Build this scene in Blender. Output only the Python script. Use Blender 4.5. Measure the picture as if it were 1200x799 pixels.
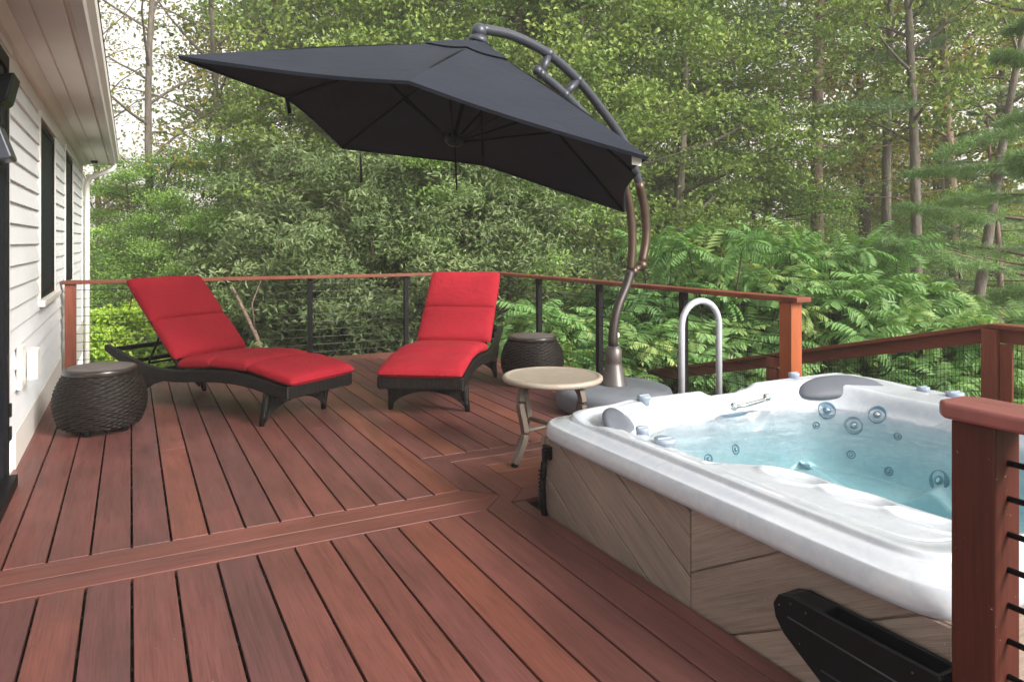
import bpy, math, random
import numpy as np
from mathutils import Vector, Matrix
random.seed(7)
for o in list(bpy.data.objects): bpy.data.objects.remove(o)
SC = bpy.context.scene
COL = SC.collection
R = math.radians
YAW = math.atan(447/847)

# ------------------------------------------------------------ camera, sky, sun, exposure
cam = bpy.data.cameras.new('camera'); camo = bpy.data.objects.new('camera', cam); COL.objects.link(camo)
cam.sensor_width = 36; cam.lens = 847/1200*36; cam.shift_y = -(399.5-283)/1200
cam.clip_start = .05; cam.clip_end = 2000
camo.location = (0, 0, 1.25); camo.rotation_euler = (R(90), 0, -YAW)
SC.camera = camo
SUN_EL, SUN_AZ = R(28), R(156)          # azimuth clockwise from +Y
w = bpy.data.worlds.new('World'); SC.world = w; w.use_nodes = True
nt = w.node_tree; bg = nt.nodes['Background']
sky = nt.nodes.new('ShaderNodeTexSky'); sky.sky_type = 'NISHITA'; sky.sun_disc = False
sky.sun_elevation = SUN_EL; sky.sun_rotation = SUN_AZ
sky.air_density = 1.0; sky.dust_density = 6.0; sky.ozone_density = 1.0
hs = nt.nodes.new('ShaderNodeHueSaturation'); hs.inputs['Saturation'].default_value = .25; hs.inputs['Value'].default_value = 1.3
mx = nt.nodes.new('ShaderNodeMix'); mx.data_type = 'RGBA'; mx.inputs[0].default_value = .55
mx.inputs[7].default_value = (5.5, 5.1, 4.6, 1)      # even overcast veil
nt.links.new(sky.outputs[0], hs.inputs['Color']); nt.links.new(hs.outputs[0], mx.inputs[6])
nt.links.new(mx.outputs[2], bg.inputs[0]); bg.inputs[1].default_value = .14
sun = bpy.data.lights.new('sun', 'SUN'); sun.energy = 2.8; sun.angle = R(18); sun.color = (1, .95, .88)
so = bpy.data.objects.new('sun', sun); COL.objects.link(so)
so.rotation_euler = (R(90)-SUN_EL, 0, -SUN_AZ+math.pi)
SC.view_settings.view_transform = 'Standard'; SC.view_settings.look = 'None'; SC.view_settings.gamma = 1
SC.view_settings.exposure = 1.0
try:
    SC.cycles.max_bounces = 10; SC.cycles.transparent_max_bounces = 12
    SC.cycles.transmission_bounces = 8; SC.cycles.diffuse_bounces = 4
except Exception: pass

# ------------------------------------------------------------ helpers
def tag(o, label=None, cat=None, group=None, kind=None):
    if label: o['label'] = label
    if cat: o['category'] = cat
    if group: o['group'] = group
    if kind: o['kind'] = kind
    return o
def empty(name, loc=(0,0,0), rz=0, label=None, cat=None, group=None, kind=None):
    o = bpy.data.objects.new(name, None); COL.objects.link(o)
    o.location = loc; o.rotation_euler = (0, 0, rz); o.empty_display_size = .1
    return tag(o, label, cat, group, kind)
def children(o): return [c for c in bpy.data.objects if c.parent == o]
def copy_tree(o, parent=None):
    kids = children(o)
    c = o.copy(); COL.objects.link(c); c.parent = parent
    for k in kids: copy_tree(k, c)
    return c

class MB:
    """collects shapes of one part; build() links them as one mesh object"""
    def __init__(s): s.v = []; s.f = []; s.uv = []; s.r = []; s.sm = []
    def add(s, vs, fs, uvs=None, rnd=0.0, smooth=False):
        b = len(s.v); s.v += [tuple(p) for p in vs]
        for i, f in enumerate(fs):
            s.f.append([b+k for k in f]); s.r.append(rnd); s.sm.append(smooth)
            s.uv += (uvs[i] if uvs else [(vs[k][0], vs[k][1]) for k in f])
        return s
    def box(s, x0, x1, y0, y1, z0, z1, rnd=0.0, along='x'):
        vs = [(x0,y0,z0),(x1,y0,z0),(x1,y1,z0),(x0,y1,z0),(x0,y0,z1),(x1,y0,z1),(x1,y1,z1),(x0,y1,z1)]
        fs = [(0,3,2,1),(4,5,6,7),(0,1,5,4),(1,2,6,5),(2,3,7,6),(3,0,4,7)]
        ro = rnd*37.0
        def uvp(p, f):
            if along == 'x': return (p[0]+ro, p[1]+p[2]+ro*3)
            if along == 'y': return (p[1]+ro, p[0]+p[2]+ro*3)
            return (p[2]+ro, p[0]+p[1]+ro*3)
        return s.add(vs, fs, [[uvp(vs[k], f) for k in f] for f in fs], rnd)
    def prism(s, poly, z0, z1, axis='z', rnd=0.0, udir=(1,0)):
        n = len(poly)
        def P(p, h):
            return {'z': (p[0],p[1],h), 'y': (p[0],h,p[1]), 'x': (h,p[0],p[1])}[axis]
        vs = [P(p, z0) for p in poly]+[P(p, z1) for p in poly]
        fs = [tuple(range(n))[::-1], tuple(range(n, 2*n))]+[(i,(i+1)%n,n+(i+1)%n,n+i) for i in range(n)]
        ro = rnd*37.0
        uvl = [(p[0]*udir[0]+p[1]*udir[1]+ro, -p[0]*udir[1]+p[1]*udir[0]+ro*3) for p in poly]*2
        return s.add(vs, fs, [[uvl[k] for k in f] for f in fs], rnd)
    def tube(s, path, rad, n=10, rnd=0.0, cap=True, sq=False):
        path = [Vector(p) for p in path]; m = len(path)
        rad = rad if isinstance(rad, (list, tuple)) else [rad]*m
        up = None; vs = []; fs = []; uvs = []; L = 0
        for i, p in enumerate(path):
            t = (path[min(i+1, m-1)]-path[max(i-1, 0)]).normalized()
            if up is None:
                up = Vector((0,0,1)) if abs(t.z) < .9 else Vector((0,1,0))
            a = t.cross(up); a.normalize(); b = a.cross(t); up = -b if False else up
            if i: L += (path[i]-path[i-1]).length
            for k in range(n):
                th = 2*math.pi*(k+(.5 if sq else 0))/n
                vs.append(tuple(p+(a*math.cos(th)+b*math.sin(th))*rad[i]))
        ls = [0]
        for i in range(1, m): ls.append(ls[-1]+(path[i]-path[i-1]).length)
        for i in range(m-1):
            for k in range(n):
                k2 = (k+1) % n
                fs.append((i*n+k, (i+1)*n+k, (i+1)*n+k2, i*n+k2))
                c = 2*math.pi*max(rad)
                uvs.append([(ls[i], k/n*c),(ls[i+1], k/n*c),(ls[i+1],(k+1)/n*c),(ls[i],(k+1)/n*c)])
        s.add(vs, fs, uvs, rnd, smooth=not sq)
        if cap:
            b = len(s.v)-m*n
            for ring, rev in ((0, False), (m-1, True)):
                f = [b+ring*n+k for k in range(n)]
                s.f.append(f[::-1] if rev else f); s.r.append(rnd); s.sm.append(False); s.uv += [(0,0)]*n
        return s
    def lathe(s, prof, c=(0,0,0), n=32, rnd=0.0, smooth=True, M=None):
        vs = []; fs = []; uvs = []; m = len(prof)
        for (r, z) in prof:
            for k in range(n):
                th = 2*math.pi*k/n; p = Vector((r*math.cos(th), r*math.sin(th), z))
                if M is not None: p = M @ p
                vs.append((p[0]+c[0], p[1]+c[1], p[2]+c[2]))
        for i in range(m-1):
            for k in range(n):
                k2 = (k+1) % n; fs.append((i*n+k, i*n+k2, (i+1)*n+k2, (i+1)*n+k))
                uvs.append([(k/n, i/m),((k+1)/n, i/m),((k+1)/n,(i+1)/m),(k/n,(i+1)/m)])
        s.add(vs, fs, uvs, rnd, smooth)
        b = len(s.v)-m*n
        for ring, rev in ((0, True), (m-1, False)):
            if prof[ring][0] > 1e-4:
                f = [b+ring*n+k for k in range(n)]
                s.f.append(f[::-1] if rev else f); s.r.append(rnd); s.sm.append(False); s.uv += [(0,0)]*n
        return s
    def ball(s, c, r, n=16, sc=(1,1,1)):
        prof = [(max(r*math.sin(math.pi*i/10), 1e-5), -r*math.cos(math.pi*i/10)) for i in range(11)]
        return s.lathe(prof, c, n, M=Matrix.Diagonal(sc))
    def build(s, name, m, parent=None, off=None, bevel=0, seg=2):
        me = bpy.data.meshes.new(name)
        vs = s.v if off is None else [(p[0]-off[0], p[1]-off[1], p[2]-off[2]) for p in s.v]
        me.from_pydata(vs, [], s.f)
        uvl = me.uv_layers.new(name='UVMap')
        uvl.data.foreach_set('uv', np.array(s.uv, dtype=np.float32).ravel())
        at = me.attributes.new('rnd', 'FLOAT', 'FACE'); at.data.foreach_set('value', np.array(s.r, dtype=np.float32))
        me.polygons.foreach_set('use_smooth', s.sm)
        me.materials.append(m); me.update()
        o = bpy.data.objects.new(name, me); COL.objects.link(o); o.parent = parent
        if bevel:
            b = o.modifiers.new('bevel', 'BEVEL'); b.width = bevel; b.segments = seg; b.limit_method = 'ANGLE'; b.angle_limit = R(40)
            b.harden_normals = False
        return o

def surf(name, m, parent, vs, fs, smooth=True, uvs=None, rnd=None):
    me = bpy.data.meshes.new(name)
    vs = np.asarray(vs, dtype=np.float32); fs = np.asarray(fs, dtype=np.int32)
    me.vertices.add(len(vs)); me.vertices.foreach_set('co', vs.ravel())
    k = fs.shape[1]
    me.loops.add(fs.size); me.loops.foreach_set('vertex_index', fs.ravel())
    me.polygons.add(len(fs)); me.polygons.foreach_set('loop_start', np.arange(0, fs.size, k, dtype=np.int32))
    me.polygons.foreach_set('loop_total', np.full(len(fs), k, dtype=np.int32))
    me.update(calc_edges=True)
    me.polygons.foreach_set('use_smooth', np.full(len(fs), smooth))
    if uvs is not None:
        uvl = me.uv_layers.new(name='UVMap'); uvl.data.foreach_set('uv', np.asarray(uvs, dtype=np.float32)[fs.ravel()].ravel())
    if rnd is not None:
        at = me.attributes.new('rnd', 'FLOAT', 'FACE'); at.data.foreach_set('value', np.asarray(rnd, dtype=np.float32))
    me.materials.append(m); me.update(); me.validate()
    o = bpy.data.objects.new(name, me); COL.objects.link(o); o.parent = parent
    return o

# ------------------------------------------------------------ materials
def mat(name):
    m = bpy.data.materials.new(name); m.use_nodes = True
    return m, m.node_tree, m.node_tree.nodes['Principled BSDF']
def N(t, k, **kw):
    n = t.nodes.new(k)
    for a, b in kw.items(): setattr(n, a, b)
    return n
def ramp(t, stops, interp='LINEAR'):
    n = t.nodes.new('ShaderNodeValToRGB'); e = n.color_ramp.elements; n.color_ramp.interpolation = interp
    while len(e) < len(stops): e.new(.5)
    for i, (p, c) in enumerate(stops):
        e[i].position = p; e[i].color = tuple(c)+(1,) if len(c) == 3 else c
    return n
def g(v): return (v, v, v)
def bump(t, b, src, strength, dist=.01):
    n = N(t, 'ShaderNodeBump'); n.inputs['Strength'].default_value = strength; n.inputs['Distance'].default_value = dist
    t.links.new(src, n.inputs['Height']); t.links.new(n.outputs[0], b.inputs['Normal']); return n
def noise(t, vec, scale, detail=4, rough=.55):
    n = N(t, 'ShaderNodeTexNoise'); n.inputs['Scale'].default_value = scale; n.inputs['Detail'].default_value = detail; n.inputs['Roughness'].default_value = rough
    if vec is not None: t.links.new(vec, n.inputs['Vector'])
    return n
def mul(t, a, b, fac=1.0, mode='MULTIPLY'):
    n = N(t, 'ShaderNodeMix', data_type='RGBA', blend_type=mode)
    n.inputs[0].default_value = fac
    for s, v in ((6, a), (7, b)):
        if isinstance(v, tuple): n.inputs[s].default_value = v if len(v) == 4 else v+(1,)
        else: t.links.new(v, n.inputs[s])
    return n

def wood(name, stops, grain=.35, rough=.5, gscale=(2.2, 34), mottle=.25, spec=.5, gb=.12, coat=0):
    m, t, b = mat(name)
    uv = N(t, 'ShaderNodeUVMap'); at = N(t, 'ShaderNodeAttribute', attribute_name='rnd')
    rp = ramp(t, stops); t.links.new(at.outputs['Fac'], rp.inputs[0])
    mp = N(t, 'ShaderNodeMapping'); mp.inputs['Scale'].default_value = (gscale[0], gscale[1], 1); t.links.new(uv.outputs[0], mp.inputs[0])
    n1 = noise(t, mp.outputs[0], 1.0, 6, .65); n1.inputs['Distortion'].default_value = .6
    mp2 = N(t, 'ShaderNodeMapping'); mp2.inputs['Scale'].default_value = (1.3, 6, 1); t.links.new(uv.outputs[0], mp2.inputs[0])
    n2 = noise(t, mp2.outputs[0], 1.2, 3, .5)
    r1 = ramp(t, [(.28, g(1-grain)), (.5, g(1.0)), (.75, g(1+grain*.35))]); t.links.new(n1.outputs[0], r1.inputs[0])
    r2 = ramp(t, [(.3, (1-mottle*1.1, 1-mottle*.9, 1-mottle*.8)), (.7, (1+mottle*.5, 1+mottle*.32, 1+mottle*.25))]); t.links.new(n2.outputs[0], r2.inputs[0])
    a = mul(t, rp.outputs[0], r1.outputs[0]); c = mul(t, a.outputs[2], r2.outputs[0])
    tc = N(t, 'ShaderNodeTexCoord'); n4 = noise(t, tc.outputs['Object'], 1.7, 7, .62); n6 = noise(t, None, 1.0, 3, .7); mp6 = N(t, 'ShaderNodeMapping'); mp6.inputs['Scale'].default_value = (5, gscale[1]*5.5, 1); t.links.new(uv.outputs[0], mp6.inputs[0]); t.links.new(mp6.outputs[0], n6.inputs['Vector']); r6 = ramp(t, [(.34, g(1-grain*.75)), (.52, g(1.03)), (.7, g(1.12))]); t.links.new(n6.outputs[0], r6.inputs[0]); c = mul(t, c.outputs[2], r6.outputs[0])
    r4 = ramp(t, [(.32, g(.88)), (.5, g(1.0)), (.72, (1.14, 1.09, 1.06))]); t.links.new(n4.outputs[0], r4.inputs[0])
    n5 = noise(t, tc.outputs['Object'], 95, 2, .5); r5 = ramp(t, [(.735, g(0)), (.80, g(1))]); t.links.new(n5.outputs[0], r5.inputs[0])
    c2 = mul(t, c.outputs[2], r4.outputs[0]); c3 = mul(t, c2.outputs[2], (.42, .33, .29)); t.links.new(r5.outputs[0], c3.inputs[0]); c3.blend_type = 'MIX'
    t.links.new(c3.outputs[2], b.inputs['Base Color'])
    n3 = noise(t, mp.outputs[0], 3.5, 4, .6)
    rr = ramp(t, [(.3, g(rough-.1)), (.7, g(rough+.14))]); t.links.new(n2.outputs[0], rr.inputs[0]); t.links.new(rr.outputs[0], b.inputs['Roughness'])
    bump(t, b, n3.outputs[0], gb, .004)
    b.inputs['Specular IOR Level'].default_value = spec
    if coat: b.inputs['Coat Weight'].default_value = coat; b.inputs['Coat Roughness'].default_value = .25
    return m
def plain(name, col, rough=.5, metal=0, var=.12, nscale=6, bs=.05, bscale=80, spec=.5, coat=0):
    m, t, b = mat(name); tc = N(t, 'ShaderNodeTexCoord')
    n = noise(t, tc.outputs['Object'], nscale, 4)
    r1 = ramp(t, [(.3, tuple(c*(1-var) for c in col)), (.7, tuple(min(1, c*(1+var)) for c in col))])
    t.links.new(n.outputs[0], r1.inputs[0]); t.links.new(r1.outputs[0], b.inputs['Base Color'])
    b.inputs['Roughness'].default_value = rough; b.inputs['Metallic'].default_value = metal
    b.inputs['Specular IOR Level'].default_value = spec
    if coat: b.inputs['Coat Weight'].default_value = coat; b.inputs['Coat Roughness'].default_value = .1
    if bs:
        n2 = noise(t, tc.outputs['Object'], bscale, 3); bump(t, b, n2.outputs[0], bs, .005)
    return m
M_ = {}
M_['deck'] = wood('ipe deck boards', [(0, (.118, .049, .047)), (.3, (.145, .055, .048)), (.6, (.163, .059, .048)), (.85, (.184, .063, .046)), (1, (.205, .077, .050))], grain=.30, rough=.44, mottle=.2, gb=.22, spec=.38)
M_['rail'] = wood('stained rail wood', [(0, (.155, .045, .028)), (1, (.22, .062, .032))], grain=.3, rough=.5, mottle=.2, spec=.3)
M_['cedar'] = wood('orange stained post', [(0, (.30, .075, .022)), (1, (.36, .09, .026))], grain=.25, rough=.45, mottle=.15)
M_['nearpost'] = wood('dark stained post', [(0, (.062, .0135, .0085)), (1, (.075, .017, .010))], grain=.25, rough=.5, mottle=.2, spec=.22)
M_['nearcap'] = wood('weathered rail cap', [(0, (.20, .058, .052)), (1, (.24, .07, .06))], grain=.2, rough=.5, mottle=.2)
M_['black'] = plain('black powder coated metal', (.005, .005, .006), .5, bs=.03, spec=.15)
M_['ribs'] = plain('matt black frame', (.003, .003, .0035), .7, bs=0, spec=.08)
M_['cable'] = plain('steel cable', (.09, .09, .095), .4, .8, bs=0)
M_['bplastic'] = plain('black plastic', (.0045, .0055, .008), .36, spec=.16, bs=.08, bscale=200, nscale=12, var=.3)
M_['bronze'] = plain('bronze painted tube', (.085, .058, .040), .36, .6, var=.15, nscale=9, bs=.02)
M_['dbronze'] = plain('dark brown tube', (.045, .036, .034), .45, .4, bs=.03)
M_['greytube'] = plain('grey coated tube', (.050, .056, .072), .38, .3, bs=.02)
M_['base'] = plain('grey resin base', (.135, .150, .175), .6, bs=.2, bscale=150)
M_['chip'] = plain('chipped paint', (.6, .57, .5), .7)
M_['alu'] = plain('brushed aluminium', (.46, .48, .52), .42, .3, var=.06, bs=.02)
M_['chrome'] = plain('stainless steel', (.7, .7, .7), .15, 1, var=.05, bs=0)
M_['greybronze'] = plain('worn grey bronze', (.13, .115, .11), .4, .5, bs=.05)
M_['taupe'] = plain('taupe painted metal', (.125, .10, .08), .5, .1, bs=.05)
M_['trim'] = plain('white painted trim', (.70, .67, .62), .55, var=.03, bs=.04)
M_['soffit'] = plain('cream soffit paint', (.82, .785, .71), .6, var=.03, nscale=3, bs=.03)
M_['siding'] = plain('white lap siding', (.79, .81, .83), .5, var=.04, nscale=3, bs=.06, bscale=40)
M_['screen'] = plain('dark insect screen', (.010, .014, .022), .5, var=.2, bs=0, spec=.2)
M_['knob'] = plain('grey blue knob plastic', (.27, .32, .39), .3, bs=.0)
M_['pillow'] = plain('grey headrest foam', (.085, .095, .12), .4, var=.12, bs=.04, coat=.2)
M_['jet'] = plain('blue grey jet plastic', (.11, .20, .28), .3, bs=0)
M_['stone'] = plain('grey slab top', (.105, .088, .082), .5, var=.25, nscale=14, bs=.1)
M_['white_plastic'] = plain('white outlet cover', (.75, .73, .68), .4, bs=0)

def mk_tabletop():
    m, t, b = mat('beige cast table top'); tc = N(t, 'ShaderNodeTexCoord')
    n = noise(t, tc.outputs['Object'], 18, 6, .7); r = ramp(t, [(.35, (.30, .255, .205)), (.65, (.36, .31, .26))])
    t.links.new(n.outputs[0], r.inputs[0]); t.links.new(r.outputs[0], b.inputs['Base Color']); b.inputs['Roughness'].default_value = .42
    v = N(t, 'ShaderNodeTexVoronoi'); v.inputs['Scale'].default_value = 60; t.links.new(tc.outputs['Object'], v.inputs['Vector'])
    bump(t, b, v.outputs[0], .12, .003); return m
M_['table'] = mk_tabletop()

def fabric(name, c1, c2, rough=.85, sheen=.3, scale=900, wr=.1):
    m, t, b = mat(name); tc = N(t, 'ShaderNodeTexCoord')
    n = noise(t, tc.outputs['Object'], 3, 5, .6); r = ramp(t, [(.3, c1), (.7, c2)]); t.links.new(n.outputs[0], r.inputs[0])
    t.links.new(r.outputs[0], b.inputs['Base Color']); b.inputs['Roughness'].default_value = rough
    b.inputs['Sheen Weight'].default_value = sheen; b.inputs['Sheen Roughness'].default_value = .5
    n2 = noise(t, tc.outputs['Object'], 8, 6, .62); n2.inputs['Distortion'].default_value = .8; n3 = noise(t, tc.outputs['Object'], scale, 1)
    a = N(t, 'ShaderNodeMath', operation='MULTIPLY_ADD'); t.links.new(n3.outputs[0], a.inputs[0]); a.inputs[1].default_value = .08; t.links.new(n2.outputs[0], a.inputs[2])
    bump(t, b, a.outputs[0], wr*4, .012); b.inputs['Specular IOR Level'].default_value = .15
    return m
M_['red'] = fabric('red cushion fabric', (.30, .0125, .024), (.375, .018, .030), sheen=.0, wr=.32)
M_['canopy'] = fabric('black canopy fabric', (.017, .0205, .030), (.023, .0275, .040), rough=.8, sheen=.0, wr=.14)

def wicker(name, c1, c2, sc=70, strength=.6):
    m, t, b = mat(name); tc = N(t, 'ShaderNodeTexCoord')
    w1 = N(t, 'ShaderNodeTexWave', bands_direction='X'); w1.inputs['Scale'].default_value = sc*.35; w1.inputs['Distortion'].default_value = .6
    w2 = N(t, 'ShaderNodeTexWave', bands_direction='Z'); w2.inputs['Scale'].default_value = sc*.5; w2.inputs['Distortion'].default_value = .8
    w3 = N(t, 'ShaderNodeTexWave', bands_direction='Y'); w3.inputs['Scale'].default_value = sc*.35
    for q in (w1, w2, w3): t.links.new(tc.outputs['Object'], q.inputs['Vector'])
    a = N(t, 'ShaderNodeMath', operation='MULTIPLY'); t.links.new(w1.outputs['Fac'], a.inputs[0]); t.links.new(w2.outputs['Fac'], a.inputs[1])
    c = N(t, 'ShaderNodeMath', operation='MULTIPLY_ADD'); t.links.new(w3.outputs['Fac'], c.inputs[0]); c.inputs[1].default_value = .5; t.links.new(a.outputs[0], c.inputs[2])
    n = noise(t, tc.outputs['Object'], 25, 4); r = ramp(t, [(.3, c1), (.72, c2)]); t.links.new(n.outputs[0], r.inputs[0])
    t.links.new(r.outputs[0], b.inputs['Base Color']); b.inputs['Roughness'].default_value = .42; b.inputs['Specular IOR Level'].default_value = .25
    bump(t, b, c.outputs[0], strength, .006); return m
M_['wicker'] = wicker('dark resin wicker', (.005, .0045, .0045), (.013, .0105, .010))
M_['weave'] = plain('woven dark reed', (.0105, .0072, .006), .5, var=.6, nscale=40, bs=.4, bscale=160, spec=.2)
M_['lid'] = plain('dark lid rim', (.018, .013, .012), .3, bs=.03, coat=.3)

def acrylic():
    m, t, b = mat('marbled white acrylic'); tc = N(t, 'ShaderNodeTexCoord')
    n = noise(t, tc.outputs['Object'], 17, 10, .7); n.inputs['Distortion'].default_value = 1.2
    r = ramp(t, [(.30, (.43, .48, .56)), (.48, (.485, .525, .585)), (.66, (.55, .57, .61))]); t.links.new(n.outputs[0], r.inputs[0])
    t.links.new(r.outputs[0], b.inputs['Base Color']); b.inputs['Roughness'].default_value = .22
    b.inputs['Coat Weight'].default_value = .5; b.inputs['Coat Roughness'].default_value = .06; return m
M_['acrylic'] = acrylic()
M_['panel'] = wood('taupe cabinet board', [(0, (.245, .190, .158)), (1, (.29, .228, .192))], grain=.3, rough=.6, gscale=(2.5, 60), mottle=.16, gb=.3, spec=.3)
def water_mat():
    m = bpy.data.materials.new('tub water'); m.use_nodes = True; t = m.node_tree; t.nodes.clear()
    out = N(t, 'ShaderNodeOutputMaterial'); tr = N(t, 'ShaderNodeBsdfRefraction'); tr.inputs['IOR'].default_value = 1.2; tr.inputs['Roughness'].default_value = 0
    tp = N(t, 'ShaderNodeBsdfTransparent'); mt = N(t, 'ShaderNodeMixShader'); mt.inputs[0].default_value = .88
    gl = N(t, 'ShaderNodeBsdfGlossy'); gl.inputs['Roughness'].default_value = .02
    fr = N(t, 'ShaderNodeFresnel'); fr.inputs['IOR'].default_value = 1.13; mxs = N(t, 'ShaderNodeMixShader')
    tc = N(t, 'ShaderNodeTexCoord'); n = noise(t, tc.outputs['Object'], 7, 3, .55); n.inputs['Distortion'].default_value = 1.2
    bp = N(t, 'ShaderNodeBump'); bp.inputs['Strength'].default_value = .32; bp.inputs['Distance'].default_value = .03
    t.links.new(n.outputs[0], bp.inputs['Height'])
    for q in (tr, gl, fr): t.links.new(bp.outputs[0], q.inputs['Normal'])
    t.links.new(tr.outputs[0], mt.inputs[1]); t.links.new(tp.outputs[0], mt.inputs[2])
    t.links.new(fr.outputs[0], mxs.inputs[0]); t.links.new(mt.outputs[0], mxs.inputs[1]); t.links.new(gl.outputs[0], mxs.inputs[2])
    t.links.new(mxs.outputs[0], out.inputs['Surface'])
    va = N(t, 'ShaderNodeVolumeAbsorption'); va.inputs['Color'].default_value = (.08, .95, .99, 1); va.inputs['Density'].default_value = .42
    t.links.new(va.outputs[0], out.inputs['Volume']); return m
M_['water'] = water_mat()

def leafmat(name, stops, trans=.35, rough=.5, spec=.35):
    m = bpy.data.materials.new(name); m.use_nodes = True; t = m.node_tree; b = t.nodes['Principled BSDF']; out = t.nodes['Material Output']
    at = N(t, 'ShaderNodeAttribute', attribute_name='rnd'); oi = N(t, 'ShaderNodeObjectInfo')
    a = N(t, 'ShaderNodeMath', operation='MULTIPLY_ADD'); t.links.new(oi.outputs['Random'], a.inputs[0]); a.inputs[1].default_value = .22; t.links.new(at.outputs['Fac'], a.inputs[2])
    s = N(t, 'ShaderNodeMath', operation='SUBTRACT'); t.links.new(a.outputs[0], s.inputs[0]); s.inputs[1].default_value = .11
    r = ramp(t, stops); t.links.new(s.outputs[0], r.inputs[0])
    t.links.new(r.outputs[0], b.inputs['Base Color']); b.inputs['Roughness'].default_value = rough; b.inputs['Specular IOR Level'].default_value = spec
    tr = N(t, 'ShaderNodeBsdfTranslucent'); br = mul(t, r.outputs[0], (1.25, 1.35, .7)); t.links.new(br.outputs[2], tr.inputs['Color'])
    mxs = N(t, 'ShaderNodeMixShader'); mxs.inputs[0].default_value = trans
    t.links.new(b.outputs[0], mxs.inputs[1]); t.links.new(tr.outputs[0], mxs.inputs[2]); t.links.new(mxs.outputs[0], out.inputs['Surface'])
    return m
L_ = {}
L_['maple'] = leafmat('maple leaves', [(0, (0.086, 0.157, 0.035)), (.4, (0.156, 0.239, 0.052)), (.75, (0.227, 0.308, 0.069)), (1, (0.328, 0.383, 0.099))], trans=.24)
L_['dark'] = leafmat('dark understory leaves', [(0, (0.086, 0.163, 0.046)), (.5, (0.176, 0.295, 0.072)), (1, (0.331, 0.504, 0.114))])
L_['olive'] = leafmat('silvery shrub leaves', [(0, (0.068, 0.110, 0.037)), (.4, (0.130, 0.188, 0.071)), (.8, (0.205, 0.265, 0.116)), (1, (0.300, 0.336, 0.183))], trans=.2)
L_['yellow'] = leafmat('yellowing leaves', [(0, (0.113, 0.152, 0.032)), (.45, (0.212, 0.228, 0.057)), (.8, (0.397, 0.304, 0.069)), (1, (0.608, 0.405, 0.081))], trans=.45)
L_['sumac'] = leafmat('sumac leaflets', [(0, (0.083, 0.184, 0.055)), (.45, (0.138, 0.273, 0.082)), (.8, (0.207, 0.356, 0.120)), (1, (0.359, 0.432, 0.148))], trans=.28)
L_['pine'] = leafmat('pine needles', [(0, (0.047, 0.097, 0.041)), (.5, (0.094, 0.177, 0.078)), (1, (0.186, 0.281, 0.122))], trans=.15)
L_['softpine'] = leafmat('soft blue green needles', [(0, (.11, .19, .075)), (.5, (.20, .32, .13)), (1, (.32, .45, .20))], trans=.3)
L_['lime'] = leafmat('lime shrub leaves', [(0, (.2, .34, .04)), (.6, (.36, .52, .07)), (1, (.5, .62, .11))], trans=.35)
def bark(name, c1, c2):
    m, t, b = mat(name); tc = N(t, 'ShaderNodeTexCoord'); mp = N(t, 'ShaderNodeMapping'); mp.inputs['Scale'].default_value = (9, 9, 2.2)
    t.links.new(tc.outputs['Object'], mp.inputs[0]); n = noise(t, mp.outputs[0], 2.2, 6, .7)
    r = ramp(t, [(.3, c1), (.7, c2)]); t.links.new(n.outputs[0], r.inputs[0]); t.links.new(r.outputs[0], b.inputs['Base Color'])
    b.inputs['Roughness'].default_value = .9; bump(t, b, n.outputs[0], .8, .03); return m
M_['bark'] = bark('grey brown bark', (.060, .050, .040), (.19, .16, .13))
M_['pbark'] = bark('reddish pine bark', (.10, .065, .048), (.29, .20, .15))
M_['twig'] = bark('dark twigs', (.035, .028, .02), (.11, .085, .06))

def ground_mat():
    m, t, b = mat('forest floor'); tc = N(t, 'ShaderNodeTexCoord')
    n = noise(t, tc.outputs['Object'], .8, 8, .7); r = ramp(t, [(.35, (.045, .032, .02)), (.5, (.04, .06, .02)), (.7, (.07, .12, .03))])
    t.links.new(n.outputs[0], r.inputs[0]); t.links.new(r.outputs[0], b.inputs['Base Color']); b.inputs['Roughness'].default_value = .95
    n2 = noise(t, tc.outputs['Object'], 14, 5); bump(t, b, n2.outputs[0], .8, .08); return m
M_['ground'] = ground_mat()

# ------------------------------------------------------------ ground
GZ = -1.55
def gz(x, y): return GZ+.12*math.sin(x*.35+1)*math.cos(y*.3)
def ground():
    xs = np.concatenate([np.array([-900, -300, -120]), np.linspace(-60, 70, 90), np.array([130, 300, 900])])
    ys = np.concatenate([np.array([-400, -100]), np.linspace(-30, 80, 80), np.array([130, 300, 900])])
    vs = [(x, y, gz(x, y)) for y in ys for x in xs]; nx = len(xs)
    fs = [(j*nx+i, j*nx+i+1, (j+1)*nx+i+1, (j+1)*nx+i) for j in range(len(ys)-1) for i in range(nx-1)]
    tag(surf('ground', M_['ground'], None, vs, fs), kind='structure')
ground()

# ------------------------------------------------------------ deck
WX = -.58                                # house wall plane
dk = empty('deck', (0, 0, 0), kind='structure')
T = .024
def yb(mb, x0, x1, ya, yb_, rnd=None, poly=None):
    rnd = random.random()**1.3 if rnd is None else rnd
    if poly: mb.prism(poly, -T, 0, 'z', rnd, udir=(0, 1))
    else: mb.box(x0, x1, ya, yb_, -T, 0, rnd, 'y')
def xb(mb, x0, x1, ya, yb_, rnd=None, poly=None):
    rnd = random.random()**1.3 if rnd is None else rnd
    if poly: mb.prism(poly, -T, 0, 'z', rnd)
    else: mb.box(x0, x1, ya, yb_, -T, 0, rnd, 'x')
G = .0075/2+.0008
P = .1471
lo = MB()
rl = {6: .12, 7: .5, 8: .32, 9: .42, 10: .62, 11: .3, 12: .97, 13: .5, 14: .38}
for k in range(-3, 11):
    x0 = -.143+P*k; x1 = x0+P
    if k == -3: x0 = WX+.004
    yb(lo, x0+G, x1-G, -1.2, 3.036, {8: .85, 6: .5, 9: .5, 7: .3, 5: .62, 10: .3}.get(k))
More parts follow.
